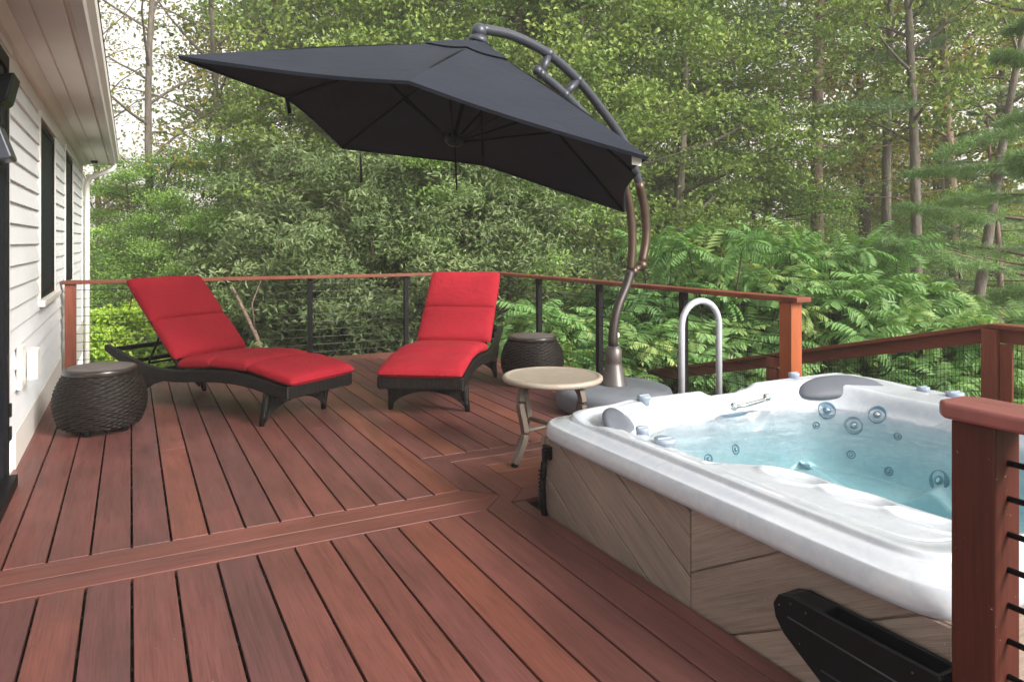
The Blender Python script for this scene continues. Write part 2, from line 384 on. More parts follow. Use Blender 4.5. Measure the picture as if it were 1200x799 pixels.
yb(lo, 0, 0, 0, 0, .28, poly=[(1.478, -1.2), (1.617, -1.2), (1.617, 3.185), (1.478, 3.044)])
yb(lo, 1.621, 1.688, -1.2, 3.062, .22)
lo.build('lower_planks', M_['deck'], dk, bevel=.0025)
th = MB()
xb(th, 0, 0, 0, 0, .55, poly=[(WX+.004, 3.044), (1.472, 3.044), (1.612, 3.186), (WX+.004, 3.186)])
xb(th, 0, 0, 0, 0, .66, poly=[(WX+.004, 3.190), (1.612, 3.190), (1.47, 3.335), (WX+.004, 3.335)])
th.build('threshold_planks', M_['deck'], dk, bevel=.002)
up = MB()
cf = {7: .12, 6: .2, 8: .86, 9: .35, 10: .30, 11: .22, 12: .25, 3: .30, 5: .05, 13: .5, 14: .92}
DX1 = 3.90; k = -3
rr_ = random.Random(5)
while -.143+P*k < DX1-.02:
    x0 = -.143+P*k; x1 = min(x0+P, DX1)
    if k == -3: x0 = WX+.004
    ya = 3.343 if x1 < 1.5 else 3.933
    rnd = rr_.random()**1.25
    rnd = {-2: .55, -1: .35, 0: .28, 1: .1, 2: .8, 3: .3, 4: .12, 5: .45, 6: .62, 7: .5, 8: .25, 9: .3, 10: .9, 11: .35}.get(k, rnd)
    # boards with one butt joint somewhere along the run
    j = ya+1.2+rr_.random()*2.4
    if k % 2: yb(up, x0+G, x1-G, ya, 7.585, rnd)
    else:
        yb(up, x0+G, x1-G, ya, j, rnd); yb(up, x0+G, x1-G, j+.002, 7.585, rnd*.7+.15)
    k += 1
up.build('upper_planks', M_['deck'], dk, bevel=.0025)
fr = MB()
xe = 4.9
yb(fr, 0, 0, 0, 0, .16, poly=[(1.474, 3.343), (1.60, 3.215), (1.606, 3.785), (1.474, 3.920)])
xb(fr, 0, 0, 0, 0, .3, poly=[(1.478, 3.924), (1.609, 3.790), (DX1, 3.790), (DX1, 3.924)])
yb(fr, 0, 0, 0, 0, .34, poly=[(1.612, 3.080), (1.626, 3.080), (1.752, 3.212), (1.752, 3.645), (1.612, 3.782)])
xb(fr, 0, 0, 0, 0, .3, poly=[(1.616, 3.785), (1.755, 3.649), (DX1, 3.649), (DX1, 3.785)])
xb(fr, 0, 0, 0, 0, .42, poly=[(1.630, 3.078), (DX1, 3.078), (DX1, 3.212), (1.756, 3.212)])
for i, rnd in enumerate((.72, .82, .96)):
    y0 = 3.216+i*.1435; xb(fr, 1.757, DX1, y0, y0+.140, rnd)
fr.build('border_planks', M_['deck'], dk, bevel=.002)
bd = MB()
xb(bd, WX+.004, DX1, 7.592, 7.735, .6); xb(bd, WX+.004, DX1+.03, 7.739, 7.88, .75)
bd.build('edge_planks', M_['deck'], dk, bevel=.002)
js = MB()
M_['joist'] = plain('dark joist timber', (.05, .035, .028), .8)
for yy in np.arange(-1.1, 7.7, .41):
    x1 = 1.60 if yy < 3.1 else DX1-.02
    js.box(WX+.01, x1, yy, yy+.038, -.21, -.028, 0)
for yy in (3.10,): js.box(1.64, DX1-.02, yy, yy+.038, -.21, -.028, 0)
js.box(DX1-.06, DX1-.02, 3.1, 7.86, -.26, -.027); js.box(WX, DX1-.02, 7.82, 7.86, -.26, -.027)
js.box(1.60, 1.65, -1.2, 3.06, -.26, -.027)
for px_, py_ in ((-.4, 7.7), (1.2, 7.7), (2.6, 7.7), (3.8, 7.7), (3.8, 5.5), (3.8, 3.2)): js.box(px_-.05, px_+.05, py_-.05, py_+.05, GZ-.2, -.22)
js.build('joists', M_['joist'], dk)
cl = MB()                                 # hidden deck clips seen in the gaps
for k in range(-2, 12):
    x = -.143+P*k
    for yy in np.arange(-.9, 7.5, .41):
        if yy > 3.35 or (yy < 3.0): cl.box(x-.0028, x+.0028, yy+.008, yy+.03, -.026, -.006)
cl.build('clips', M_['black'], dk)
# pad below the sunken tub
M_['conc'] = plain('concrete pad', (.20, .19, .175), .9, bs=.3)
tag(MB().box(1.70, 4.1, .5, 3.09, GZ-.2, -.60).build('tub_pad', M_['conc']), kind='structure')

# ------------------------------------------------------------ house
HL = (WX, 5.5, 0)
hs_ = empty('house', HL, 0, 'white clapboard house wall with dark windows and deep cream eave along the deck', 'house')
HY0, HY1 = -3.0, 11.15; SZ = 2.30
wl = MB()
z = .20; EX = .115
openings = [(6.06, 7.12, .84, 2.10), (8.28, 9.24, .84, 2.12), (2.6, 4.52, .02, 2.2)]
def segs(z0, z1):
    ys = [(HY0, HY1-.12)]
    for a, b_, c, d in openings:
        if z1 > c-.03 and z0 < d+.03:
            n = []
            for s0, s1 in ys:
                if b_+.06 < s0 or a-.06 > s1: n.append((s0, s1)); continue
                if a-.06 > s0: n.append((s0, a-.06))
                if b_+.06 < s1: n.append((b_+.06, s1))
            ys = n
    return ys
while z < SZ-.16:
    z1 = min(z+EX, SZ-.15)
    for s0, s1 in segs(z, z1):
        vs = [(WX-.03, s0, z1+.01), (WX-.03, s1, z1+.01), (WX+.004, s0, z1+.01), (WX+.004, s1, z1+.01), (WX+.021, s0, z), (WX+.021, s1, z), (WX-.03, s0, z), (WX-.03, s1, z)]
        wl.add(vs, [(2, 4, 5, 3), (0, 2, 3, 1), (4, 6, 7, 5), (0, 6, 4, 2), (1, 3, 5, 7)])
    z += EX
wl.box(WX-.2, WX-.031, HY0, HY1, GZ, SZ+.3)
wl.build('wall', M_['siding'], hs_, HL)
tr_ = MB()
tr_.box(WX-.03, WX+.022, HY0, 2.5, .0, .195); tr_.box(WX-.03, WX+.022, 4.79, HY1, -.2, .195)
tr_.box(WX-.03, WX+.018, HY0, HY1, SZ-.15, SZ-.002)
tr_.box(WX-.03, WX+.026, HY1-.12, HY1+.02, .2, SZ-.152); tr_.box(WX-.2, WX+.02, HY1+.003, HY1+.03, GZ, SZ-.002)
tr_.build('trim', M_['trim'], hs_, HL, bevel=.003)
sf = MB()
XE = -.262
sf.box(WX-.2, -.395, HY0, HY1+.25, SZ, SZ+.02); sf.box(-.385, XE, HY0, HY1+.25, SZ, SZ+.02); sf.box(-.40, -.38, HY0, HY1+.25, SZ+.012, SZ+.03)
sf.box(WX-.2, XE+.02, HY0, HY1+.27, SZ+.021, SZ+.16)
sf.prism([(WX-.2, SZ-.045), (WX+.055, SZ-.045), (WX+.10, SZ-.002), (WX-.2, SZ-.002)], HY0, HY1+.02, 'y')
sf.build('soffit', M_['soffit'], hs_, HL, bevel=.004)
gt = MB()
gt.prism([(XE+.022, SZ+.005), (XE+.075, SZ+.005), (XE+.085, SZ+.03), (XE+.115, SZ+.06), (XE+.12, SZ+.115), (XE+.105, SZ+.115), (XE+.022, SZ+.11)], HY0, HY1+.3, 'y')
gt.build('gutter', M_['trim'], hs_, HL, bevel=.003)
ds = MB()
ds.tube([(XE+.06, HY1+.22, SZ+.02), (XE+.05, HY1+.22, SZ-.05), (WX+.09, HY1+.16, SZ-.19), (WX+.06, HY1+.14, SZ-.26), (WX+.06, HY1+.14, GZ+.2)], .036, 8)
ds.build('downspout', M_['trim'], hs_, HL)
rf = MB(); M_['roof'] = plain('dark roof shingles', (.06, .055, .05), .9, bs=.4, bscale=30)
rf.prism([(XE+.12, SZ+.165), (WX-3.2, SZ+1.5), (WX-3.2, SZ+1.42), (XE+.0, SZ+.162)], HY0, HY1+.3, 'y')
rf.build('roof', M_['roof'], hs_, HL)
for i, (a, b_, c, d) in enumerate(openings[:2]):
    f = MB(); fx0, fx1 = WX-.03, WX+.024
    f.box(fx0, fx1, a-.055, a-.012, c-.0, d+.02); f.box(fx0, fx1, b_+.012, b_+.055, c, d+.02)
    f.box(fx0, fx1+.006, a-.055, b_+.055, d+.021, d+.07)
    wf = f.build('window', M_['trim'], hs_, HL, bevel=.003)
    s = MB(); s.box(WX-.03, WX+.055, a-.10, b_+.10, c-.045, c-.002); s.build('sill', M_['trim'], wf, HL, bevel=.004)
    k = MB()
    for q in ((a-.010, a+.03, c, d), (b_-.03, b_+.010, c, d)): k.box(WX-.03, WX+.018, *q)
    k.box(WX-.03, WX+.018, a+.031, b_-.031, c, c+.05); k.box(WX-.03, WX+.018, a+.031, b_-.031, d-.04, d)
    k.build('screen_frame', M_['black'], wf, HL, bevel=.002)
    p = MB(); p.box(WX-.02, WX+.004, a+.031, b_-.031, c+.051, d-.041); p.build('pane', M_['screen'], wf, HL)
    wf['label'] = ['tall dark screened window nearer the door', 'narrow dark screened window at the far end of the wall'][i]
dr = MB(); a, b_, c, d = openings[2]
for q in ((a, a+.06, .02, d), (b_-.06, b_, .02, d)): dr.box(WX-.03, WX+.026, *q)
dr.box(WX-.03, WX+.026, a+.061, b_-.061, d-.07, d); dr.box(WX-.03, WX+.07, a+.061, b_-.061, .0, .06)
dro = dr.build('door', M_['black'], hs_, HL, bevel=.003)
p = MB(); p.box(WX-.02, WX+.01, a+.061, b_-.061, .061, d-.071); p.build('glass', M_['screen'], dro, HL)
for zz in (.22, .34): MB().box(WX+.012, WX+.034, b_+.002, b_+.03, zz, zz+.07).build('hinge', M_['black'], dro, HL, bevel=.003)
db = MB(); db.box(WX-.03, WX+.022, b_+.001, b_+.06, .2, d+.02); db.box(WX-.03, WX+.03, a-.09, b_+.09, d+.021, d+.10); db.build('door_casing', M_['trim'], hs_, HL, bevel=.003)
ob = MB(); ob.box(WX+.018, WX+.045, 4.84, 5.0, .42, .66); ob.build('outlet_plate', M_['white_plastic'], hs_, HL, bevel=.008)
ob = MB(); ob.box(WX+.045, WX+.10, 5.03, 5.16, .44, .62); ob.build('outlet_cover', M_['white_plastic'], hs_, HL, bevel=.012)
sp = MB(); sp.lathe([(.0001, -.03), (.03, -.03), (.045, 0)], (-.42, 10.9, SZ)); sp.build('soffit_light', M_['black'], hs_, HL)
# lantern on the wall by the door (its hood reaches into the picture)
LL = (WX+.01, 4.22, 1.93)
lt = empty('wall_lantern', LL, 0, 'black flared lantern mounted over the door frame at the left edge', 'lantern')
q = MB(); q.prism([(-.0, .10), (.085, .12), (.055, -.01), (.0, -.05)], -.10, .12, 'y'); q.build('hood', M_['bplastic'], lt, bevel=.008)
q = MB(); q.prism([(.0, -.12), (.02, -.12), (.075, -.28), (.06, -.29), (.0, -.30)], -.10, .10, 'y'); q.build('lower_shade', M_['greytube'], lt, bevel=.008)
q = MB(); q.box(0, .03, -.04, .04, -.13, -.0); q.build('bracket', M_['black'], lt, bevel=.004)

# ------------------------------------------------------------ cable railing round the deck
RX, RY, RZ = 3.84, 7.80, .889
ra = empty('deck_railing', (RX, RY, 0), 0, 'cable railing with black posts and brown wooden cap round the back of the deck', 'railing')
O = (RX, RY, 0)
c = MB()
c.prism([(WX+.02, RY-.07), (RX-.07, RY-.07), (RX+.07, RY+.07), (WX+.02, RY+.07)], RZ-.033, RZ, 'z', .35)
c.prism([(RX-.068, RY-.072), (RX-.068, 3.24), (RX+.068, 3.24), (RX+.068, RY+.066)], RZ-.033, RZ, 'z', .45, udir=(0, 1))
c.build('cap_rail', M_['rail'], ra, O, bevel=.005)
for x in (.61, 1.687, 2.76, RX): MB().box(x-.024, x+.024, RY-.024, RY+.024, 0.001, RZ-.034).build('post', M_['black'], ra, O, bevel=.002)
for y in (6.66, 5.54, 4.39): MB().box(RX-.026, RX+.026, y-.026, y+.026, 0.001, RZ-.034).build('post', M_['black'], ra, O, bevel=.002)
w1 = MB().box(WX+.045, WX+.135, RY-.045, RY+.045, .001, RZ-.034, .5, 'z').build('wood_post', M_['rail'], ra, O, bevel=.004)
w2 = MB().box(RX-.05, RX+.05, 3.30, 3.40, -.3, RZ-.034, .5, 'z').build('wood_post', M_['cedar'], ra, O, bevel=.005); w2['label'] = 'bright orange stained end post'
for i in range(10):
    zz = .80-.081*i
    MB().tube([(WX+.13, RY, zz), (RX, RY, zz)], .0028, 6).build('cable', M_['cable'], ra, O)
    MB().tube([(RX, RY, zz), (RX, 3.35, zz)], .0028, 6).build('cable', M_['black'], ra, O)

# near railing (right edge)
nr = empty('near_railing', (1.683, .93, 0), 0, 'dark red post with thick cap rail and black cables, in front of the hot tub', 'railing')
O = (1.683, .93, 0)
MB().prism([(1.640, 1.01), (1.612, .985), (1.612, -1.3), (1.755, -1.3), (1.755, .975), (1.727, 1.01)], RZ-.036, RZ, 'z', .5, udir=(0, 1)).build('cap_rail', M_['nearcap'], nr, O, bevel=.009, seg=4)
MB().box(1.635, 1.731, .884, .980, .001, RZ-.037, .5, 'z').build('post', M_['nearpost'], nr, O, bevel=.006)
for i in range(10):
    zz = .77-.077*i
    q = MB(); q.tube([(1.683, .886, zz), (1.683, .74, zz)], .0065, 10); q.tube([(1.683, .74, zz), (1.683, .70, zz)], .0048, 8); q.tube([(1.683, .70, zz), (1.683, -1.3, zz)], .0028, 8); q.build('cable', M_['black'], nr, O)

# lower stair railing with mesh
SX = 5.0
sr = empty('stair_railing', (SX, 2.71, GZ), 0, 'red brown wooden stair railing with black wire mesh beyond the hot tub', 'railing')
O = (SX, 2.71, GZ)
def rz_(y): return .715-(y-2.71)*.243
c = MB()
c.prism([(-1.0, .715), (2.71, .715), (6.9, rz_(6.9)), (6.9, rz_(6.9)-.03), (2.71, .685), (-1.0, .685)], SX-.06, SX+.06, 'x', .3)
c.build('cap_rail', M_['rail'], sr, O, bevel=.004)
c = MB()
c.prism([(-1.0, .684), (2.71, .684), (6.9, rz_(6.9)-.031), (6.9, rz_(6.9)-.12), (2.71, .595), (-1.0, .595)], SX-.02, SX+.02, 'x', .1)
c.build('top_beam', M_['rail'], sr, O, bevel=.003)
for y in (.6, 2.71, 4.52, 6.24):
    tp = min(.683, rz_(y)-.035); MB().box(SX-.075, SX-.022, y-.05, y+.045, tp-1.0-.4, tp, .2, 'z').build('post', M_['rail'], sr, O, bevel=.004)
    MB().box(SX-.045, SX-.022, y-.13, y-.055, tp-1.0, tp-.09, .4, 'z').build('side_batten', M_['rail'], sr, O, bevel=.003)
c = MB()
c.prism([(-1.0, -.16), (2.71, -.16), (6.9, rz_(6.9)-.86), (6.9, rz_(6.9)-.95), (2.71, -.25), (-1.0, -.25)], SX-.02, SX+.02, 'x', .1)
c.build('bottom_beam', M_['rail'], sr, O, bevel=.003)
ms = MB()
for y in np.arange(-.6, 6.9, .026):
    tp = min(.595, rz_(y)-.115); ms.tube([(SX, y, tp-.75), (SX, y, tp)], .0017, 4, cap=False)
for i in range(13):
    h = .70-.055*i
    ms.tube([(SX+.003, -1, .595-h), (SX+.003, 2.71, .595-h), (SX+.003, 6.9, rz_(6.9)-.12-h)], .0016, 4, cap=False)
ms.build('wire_mesh', M_['black'], sr, O)
st = MB()
st.box(3.95, 4.95, .6, 2.7, -.22, -.18, .3)
for i in range(10): st.box(3.95, 4.95, 2.75+i*.40, 3.12+i*.40, -.30-i*.097, -.26-i*.097, .3)
tag(st.build('stairs', M_['deck']), kind='structure')

# ------------------------------------------------------------ hot tub
TX0, TY0, TS, TV = 1.675, .990, 2.2, 1.965
TCX, TCY = TX0+TS/2, TY0+TV/2
WZ = .362
def ss(a, b, x):
    t = np.clip((x-a)/(b-a), 0, 1); return t*t*(3-2*t)
def shell_z(x, y, t):
    """height of the moulded shell at x, y; t = distance in from the outer edge"""
    rim = .398+.020*ss(0, .010, t)+.022*ss(.012, .080, t)+.018*ss(.080, .092, t)-.010*ss(.094, .16, t)+.012*ss(.17, .20, t)
    rim = rim+.018*ss(2.35, 2.65, y)*ss(.08, .13, t)                  # back rim stands higher
    rim = rim-.040*ss(.165, .20, t)*ss(2.35, 2.15, x)
    q = (np.abs((x-2.70)/.705)**4.5+np.abs((y-1.93)/.81)**4.5)**(1/4.5)
    z = np.where(q > 1, rim+(WZ-rim)*ss(1.10, .985, q), 0)
    zin = WZ-.30*ss(1.0, .87, q)-.05*ss(.86, .60, q)
    fw = (np.abs((x-2.86)/.40)**3+np.abs((y-1.70)/.50)**3)**(1/3)     # footwell
    fw = fw+.11*np.sin(np.arctan2(y-1.70, x-2.86)*3+.8)
    zin = zin-.34*ss(1.03, .86, fw)
    zin = zin+.07*np.exp(-((x-2.66)**2/.005))*ss(2.15, 2.35, y)*ss(1.0, .8, q)+.06*np.exp(-((y-2.02)**2/.005))*ss(3.0, 3.2, x)
    zin = zin+.03*np.exp(-((x-3.10)**2/.002))*ss(2.15, 2.35, y)*ss(1.0, .8, q)
    z = np.where(q > 1, z, zin)
    # moulded shoulder shelf on the near side
    m = ss(2.31, 2.19, x+.12*(y-1.7))*ss(2.00, 1.86, y+.35*(x-2.2))*ss(.17, .2, t)
    sh = .438-.045*ss(1.95, 2.28, x)
    for (cx_, cy_) in ((2.06, 1.78), (2.09, 1.55), (2.10, 1.32)):
        e = ((x-cx_)/.075)**2+((y-cy_)/.085)**2
        sh = sh-.016*np.exp(-e*e*.6)+.007*np.exp(-((e-1.9)/.7)**2)
    z = z*(1-m)+sh*m
    e = ((x-2.78)/.15)**2+((y-2.74)/.12)**2                            # scoop with the grab bar
    z = z-.080*np.exp(-e**2*.8)*ss(.05, .09, t)
    e = ((x-1.93)/.16)**2+((y-2.65)/.13)**2                            # headrest recess
    z = z-.045*np.exp(-e**2)*ss(.07, .10, t)
    z = z+.020*ss(2.93, 2.99, x)*ss(2.62, 2.72, y)*ss(3.75, 3.6, x)
    z = z+.012*ss(2.0, 2.15, x)*ss(2.64, 2.58, x)*ss(2.66, 2.74, y)*ss(.05, .09, t)
    return z
ht = empty('hot_tub', (TCX, TCY, -.6), 0, 'large square hot tub with marbled white shell, clear turquoise water and taupe herringbone cabinet', 'hot tub')
O = (TCX, TCY, -.6)
def tub_shell():
    na = 1000; ex = 15.0
    th_ = np.arange(na)/na*2*np.pi
    cx_, sy_ = np.cos(th_), np.sin(th_)
    k = (np.abs(cx_)**ex+np.abs(sy_)**ex)**(-1/ex)
    ux, uy = cx_*k, sy_*k
    ts = np.concatenate([np.linspace(0, .21, 56), np.linspace(.214, .60, 76), np.linspace(.61, .975, 50)])
    V = []
    lip = [(.030, .348), (.012, .342), (.0, .348), (-.004, .365)]
    HX, HY_ = TS/2, TV/2
    for (t, zz) in lip: V.append(np.stack([TCX+(HX-t)*ux, TCY+(HY_-t)*uy, np.full(na, zz)], 1))
    for t in ts:
        x = TCX+(HX-t)*ux; y = TCY+(HY_-t)*uy
        V.append(np.stack([x, y, shell_z(x, y, np.full(na, t))], 1))
    V = np.concatenate(V); n = len(lip)+len(ts)
    i = np.arange(n-1)[:, None]; j = np.arange(na)[None, :]; j2 = (j+1) % na
    F = np.stack([i*na+j+0*j2, i*na+j2, (i+1)*na+j2, (i+1)*na+j+0*j2], -1).reshape(-1, 4)
    V = V-np.array(O)
    surf('shell', M_['acrylic'], ht, V, F)
tub_shell()
def tub_water():
    na = 160; th_ = np.arange(na)/na*2*np.pi
    V = []; 
    q = 1.045
    k = (np.abs(np.cos(th_))**4.5+np.abs(np.sin(th_))**4.5)**(-1/4.5)
    x = 2.70+.705*q*np.cos(th_)*k; y = 1.93+.81*q*np.sin(th_)*k
    rings = 40
    for r in range(rings+1):
        f = r/rings; V.append(np.stack([2.70+(x-2.70)*f, 1.93+(y-1.93)*f, np.full(na, WZ)+.0022*np.sin((x*f*9))*np.cos(y*f*7)], 1))
    V.append(np.stack([x, y, np.full(na, WZ-.85)], 1))
    V = np.concatenate(V)-np.array(O)
    n = rings+2; i = np.arange(n-1)[:, None]; j = np.arange(na)[None, :]; j2 = (j+1) % na
    F = np.stack([i*na+j+0*j2, (i+1)*na+j+0*j2, (i+1)*na+j2, i*na+j2], -1).reshape(-1, 4)
    me = bpy.data.meshes.new('water'); fl = [tuple(int(a) for a in f) for f in F]
    fl.append(tuple(int((n-1)*na+a) for a in range(na))[::-1])
    me.from_pydata([tuple(v) for v in V], [], fl); me.materials.append(M_['water'])
    me.polygons.foreach_set('use_smooth', [True]*(rings*na)+[False]*(len(fl)-rings*na)); me.update()
    o = bpy.data.objects.new('water', me); COL.objects.link(o); o.parent = ht
tub_water()
# cabinet
PX = 1.700
cb = MB()
cb.box(PX+.013, PX+.03, 1.012, 2.92, -.6, .347, .2); cb.box(3.83, 3.85, 1.012, 2.92, -.6, .347, .2)
cb.box(PX+.031, 3.829, 1.012, 1.03, -.6, .346, .3); cb.box(PX+.031, 3.829, 2.90, 2.92, -.6, .346, .3); cb.box(PX+.031, 3.829, 1.031, 2.899, -.6, -.58, .3)
cbo = cb.build('cabinet', M_['panel'], ht, O, bevel=.003)
def clip(poly, nx, ny, c):
    out = []
    for i in range(len(poly)):
        a, b_ = poly[i], poly[(i+1) % len(poly)]
        da, db_ = a[0]*nx+a[1]*ny-c, b_[0]*nx+b_[1]*ny-c
        if da <= 0: out.append(a)
        if da*db_ < 0:
            t = da/(da-db_); out.append((a[0]+(b_[0]-a[0])*t, a[1]+(b_[1]-a[1])*t))
    return out
for (ya, yb2, sl, ref) in ((1.912, 2.892, .55, (2.683, .293)), (1.02, 1.904, -.56, (1.9, .120))):
    mb = MB(); nn = math.hypot(sl, 1); nx, ny = -sl/nn, 1/nn
    rect = [(ya, -.6), (yb2, -.6), (yb2, .343), (ya, .343)]
    c0 = ref[0]*nx+ref[1]*ny; wd = .2
    for k in range(-6, 6):
        c1 = c0+k*wd+.0035; c2 = c0+(k+1)*wd-.0035
        pl = clip(clip(rect, nx, ny, c2), -nx, -ny, -c1)
        if len(pl) >= 3: mb.prism(pl, PX, PX+.0125, 'x', random.random(), udir=(1/nn, sl/nn))
    mb.build('side_panel', M_['panel'], ht, O, bevel=.004)
MB().box(PX-.006, PX+.03, 2.895, 2.922, -.6, .346, .6, 'z').build('corner_trim', M_['panel'], ht, O, bevel=.003)
# latch
lc = MB(); lc.box(PX-.02, PX-.0, 2.825, 2.885, .255, .315); lc.box(PX-.032, PX-.018, 2.84, 2.87, .23, .30)
lc.tube([(PX-.026, 2.857, .245), (PX-.036, 2.857, .13), (PX-.03, 2.857, .03), (PX-.02, 2.857, -.01)], .016, 8)
for i in range(10): lc.box(PX-.052, PX-.036, 2.843, 2.871, .20-i*.018, .207-i*.018)
lc.build('strap_latch', M_['bplastic'], ht, O, bevel=.003)
# pillows
def pillow(c, L, W, H, rz, tilt, nm='headrest'):
    n, m = 30, 20; V = []; 
    for i in range(n+1):
        for j in range(m):
            u = -1+2*i/n; th_ = 2*math.pi*j/m
            e = max(0, 1-abs(u)**3.2)**.5
            cx_, sx_ = math.cos(th_), math.sin(th_)
            yy = math.copysign(abs(cx_)**.75, cx_)*W*e; zz = math.copysign(abs(sx_)**.9, sx_)*H*e
            V.append((u*L, yy-.10*W*(u*u)*0-.5*W*u*u, zz))
    F = [(i*m+j, (i+1)*m+j, (i+1)*m+(j+1) % m, i*m+(j+1) % m) for i in range(n) for j in range(m)]
    Mx = Matrix.Translation(Vector(c)-Vector(O)) @ Matrix.Rotation(rz, 4, 'Z') @ Matrix.Rotation(tilt, 4, 'X')
    V = [tuple(Mx @ Vector(v)) for v in V]
    return surf(nm, M_['pillow'], ht, V, F)
pillow((3.42, 2.63, .460), .245, .070, .026, R(-30), R(50))['label'] = 'wide curved grey headrest in the far corner'
pillow((1.935, 2.655, .432), .15, .080, .026, R(40), R(46))['label'] = 'rounded grey headrest in the near left corner'
# valve knobs on the rim
for (x, y, r) in ((2.20, 2.80, .032), (1.95, 2.49, .030), (1.93, 2.32, .044), (3.27, 2.83, .030), (3.73, 2.38, .032), (3.74, 2.22, .044)):
    t = min(x-TX0, TX0+TS-x, y-TY0, TY0+TV-y); zz = float(shell_z(np.array(x), np.array(y), np.array(t)))
    q = MB(); q.lathe([(r*.9, -.02), (r*.9, .010), (r, .013), (r, .024), (r*.92, .028), (r*.4, .026), (.0001, .026)], (x, y, zz), 28)
    q.box(x-r*.9, x+r*.9, y-.004, y+.004, zz+.026, zz+.032)
    q.build('valve_knob', M_['knob'], ht, O)
# grab bar
q = MB(); q.tube([(2.66, 2.655, .43), (2.72, 2.65, .433), (2.86, 2.67, .438), (2.92, 2.70, .44)], .010, 10)
q.ball((2.65, 2.66, .43), .020); q.ball((2.925, 2.705, .44), .022); q.build('grab_bar', M_['chrome'], ht, O)
# jets
JET = [(3.285, 2.625, .046), (3.39, 2.405, .048), (3.335, 2.50, .046), (3.22, 2.64, .018), (3.37, 2.28, .02), (2.98, 2.62, .055), (3.12, 2.60, .055), (2.70, 2.70, .026), (3.30, 2.49, .022), (3.33, 2.30, .022), (3.33, 2.05, .05), (2.50, 2.68, .026), (2.90, 2.10, .02), (3.02, 2.02, .02)]
for (x, y, r) in JET:
    e = .02; f = lambda a, b_: float(shell_z(np.array(a), np.array(b_), np.array(.5)))
    zc = f(x, y); nrm = Vector((-(f(x+e, y)-f(x-e, y))/(2*e), -(f(x, y+e)-f(x, y-e))/(2*e), 1)).normalized()
    Mx = nrm.to_track_quat('Z', 'Y').to_matrix().to_3x3(); p0 = Vector((x, y, zc))
    q = MB(); q.lathe([(r, -.01), (r, .003), (r*.93, .006), (r*.84, .003), (r*.78, .001), (r*.5, -.002), (r*.42, .004), (r*.28, .006), (.0001, .006)], tuple(p0), 24, M=Mx)
    jo = q.build('jet', M_['jet'], ht, O)
    q = MB(); q.lathe([(r*.26, .0062), (r*.2, .010), (.0001, .011)], tuple(p0), 16, M=Mx); q.build('nozzle', M_['chrome'], jo, O)

# black caddy hung on the cabinet
CX0, CX1 = 1.605, 1.688
bc = empty('side_caddy', (1.65, 1.15, 0), 0, 'black plastic trough with rounded end between the hot tub side and the dark red post', 'caddy')
O2 = (1.65, 1.15, 0)
out = [(1.40, .275), (1.445, .262), (1.463, .232), (1.455, .195), (1.425, .160), (1.30, .088), (1.20, .03), (1.16, .004), (.985, .004), (.985, .275)]
q = MB()
q.prism(out, CX0, CX0+.012, 'x'); q.prism([(a, b_) for a, b_ in out], CX1-.012, CX1, 'x')
for i in range(len(out)):
    a, b_ = out[i], out[(i+1) % len(out)]
    if i == len(out)-1: a, b_ = (1.30, .275), (1.40, .275); dpt = .05
    d = Vector((b_[0]-a[0], b_[1]-a[1])); 
    if d.length < 1e-6: continue
    nrm = Vector((-d.y, d.x)).normalized()*.012
    if i == len(out)-1: nrm = Vector((0, -.04))
    q.prism([a, b_, (b_[0]-nrm.x*(1 if i < len(out)-1 else -1), b_[1]-nrm.y*(1 if i < len(out)-1 else -1)), (a[0]-nrm.x*(1 if i < len(out)-1 else -1), a[1]-nrm.y*(1 if i < len(out)-1 else -1))], CX0+.0125, CX1-.0125, 'x')
q.build('trough', M_['bplastic'], bc, O2, bevel=.004, seg=3)
q = MB(); q.tube([(CX0-.001, 1.41, .215), (CX0-.001, 1.0, .205)], .0022, 6); q.tube([(CX0-.001, 1.30, .125), (CX0-.001, 1.0, .12)], .0022, 6); q.build('ridge', M_['greytube'], bc, O2)
for (y, z_) in ((1.44, .235), (1.40, .255), (1.35, .252), (1.37, .16), (1.05, .25)):
    q = MB(); q.ball((CX0, y, z_), .0028, 8); q.build('rivet', M_['greytube'], bc, O2)

# pool style handrail
gr = empty('handrail', (2.89, 3.16, 0), 0, 'grey upside down U shaped aluminium handrail behind the hot tub', 'handrail')
pth = [(-.14, 0, 0), (-.14, 0, .77)]+[(-.14*math.cos(a), 0, .77+.14*math.sin(a)) for a in np.linspace(.2, math.pi-.2, 12)]+[(.14, 0, .77), (.14, 0, 0)]
MB().tube([(p[0], p[1], p[2]) for p in pth], .0185, 14).build('tube', M_['alu'], gr)
for sx in (-.14, .14):
    q = MB(); q.lathe([(.045, .001), (.045, .01), (.026, .025), (.022, .04)], (sx, 0, 0), 20); q.build('flange', M_['alu'], gr)

# ------------------------------------------------------------ chaise longues
def smooth_path(pts, n=60):
    pts = np.array(pts, float); d = np.r_[0, np.cumsum(np.hypot(*np.diff(pts, axis=0).T))]
    s = np.linspace(0, d[-1], n)
    # catmull-rom
    out = []
    P_ = np.vstack([2*pts[0]-pts[1], pts, 2*pts[-1]-pts[-2]])
    for v in s:
        i = min(np.searchsorted(d, v, 'right')-1, len(pts)-2); t = (v-d[i])/(d[i+1]-d[i])
        p0, p1, p2, p3 = P_[i], P_[i+1], P_[i+2], P_[i+3]
        out.append(.5*((2*p1)+(-p0+p2)*t+(2*p0-5*p1+4*p2-p3)*t*t+(-p0+3*p1-3*p2+p3)*t**3))
    return np.array(out)
PROF = [(0, .285), (.12, .300), (.30, .330), (.50, .345), (.70, .342), (.92, .325), (1.18, .300), (1.40, .300), (1.60, .325), (1.80, .372), (2.03, .43)]
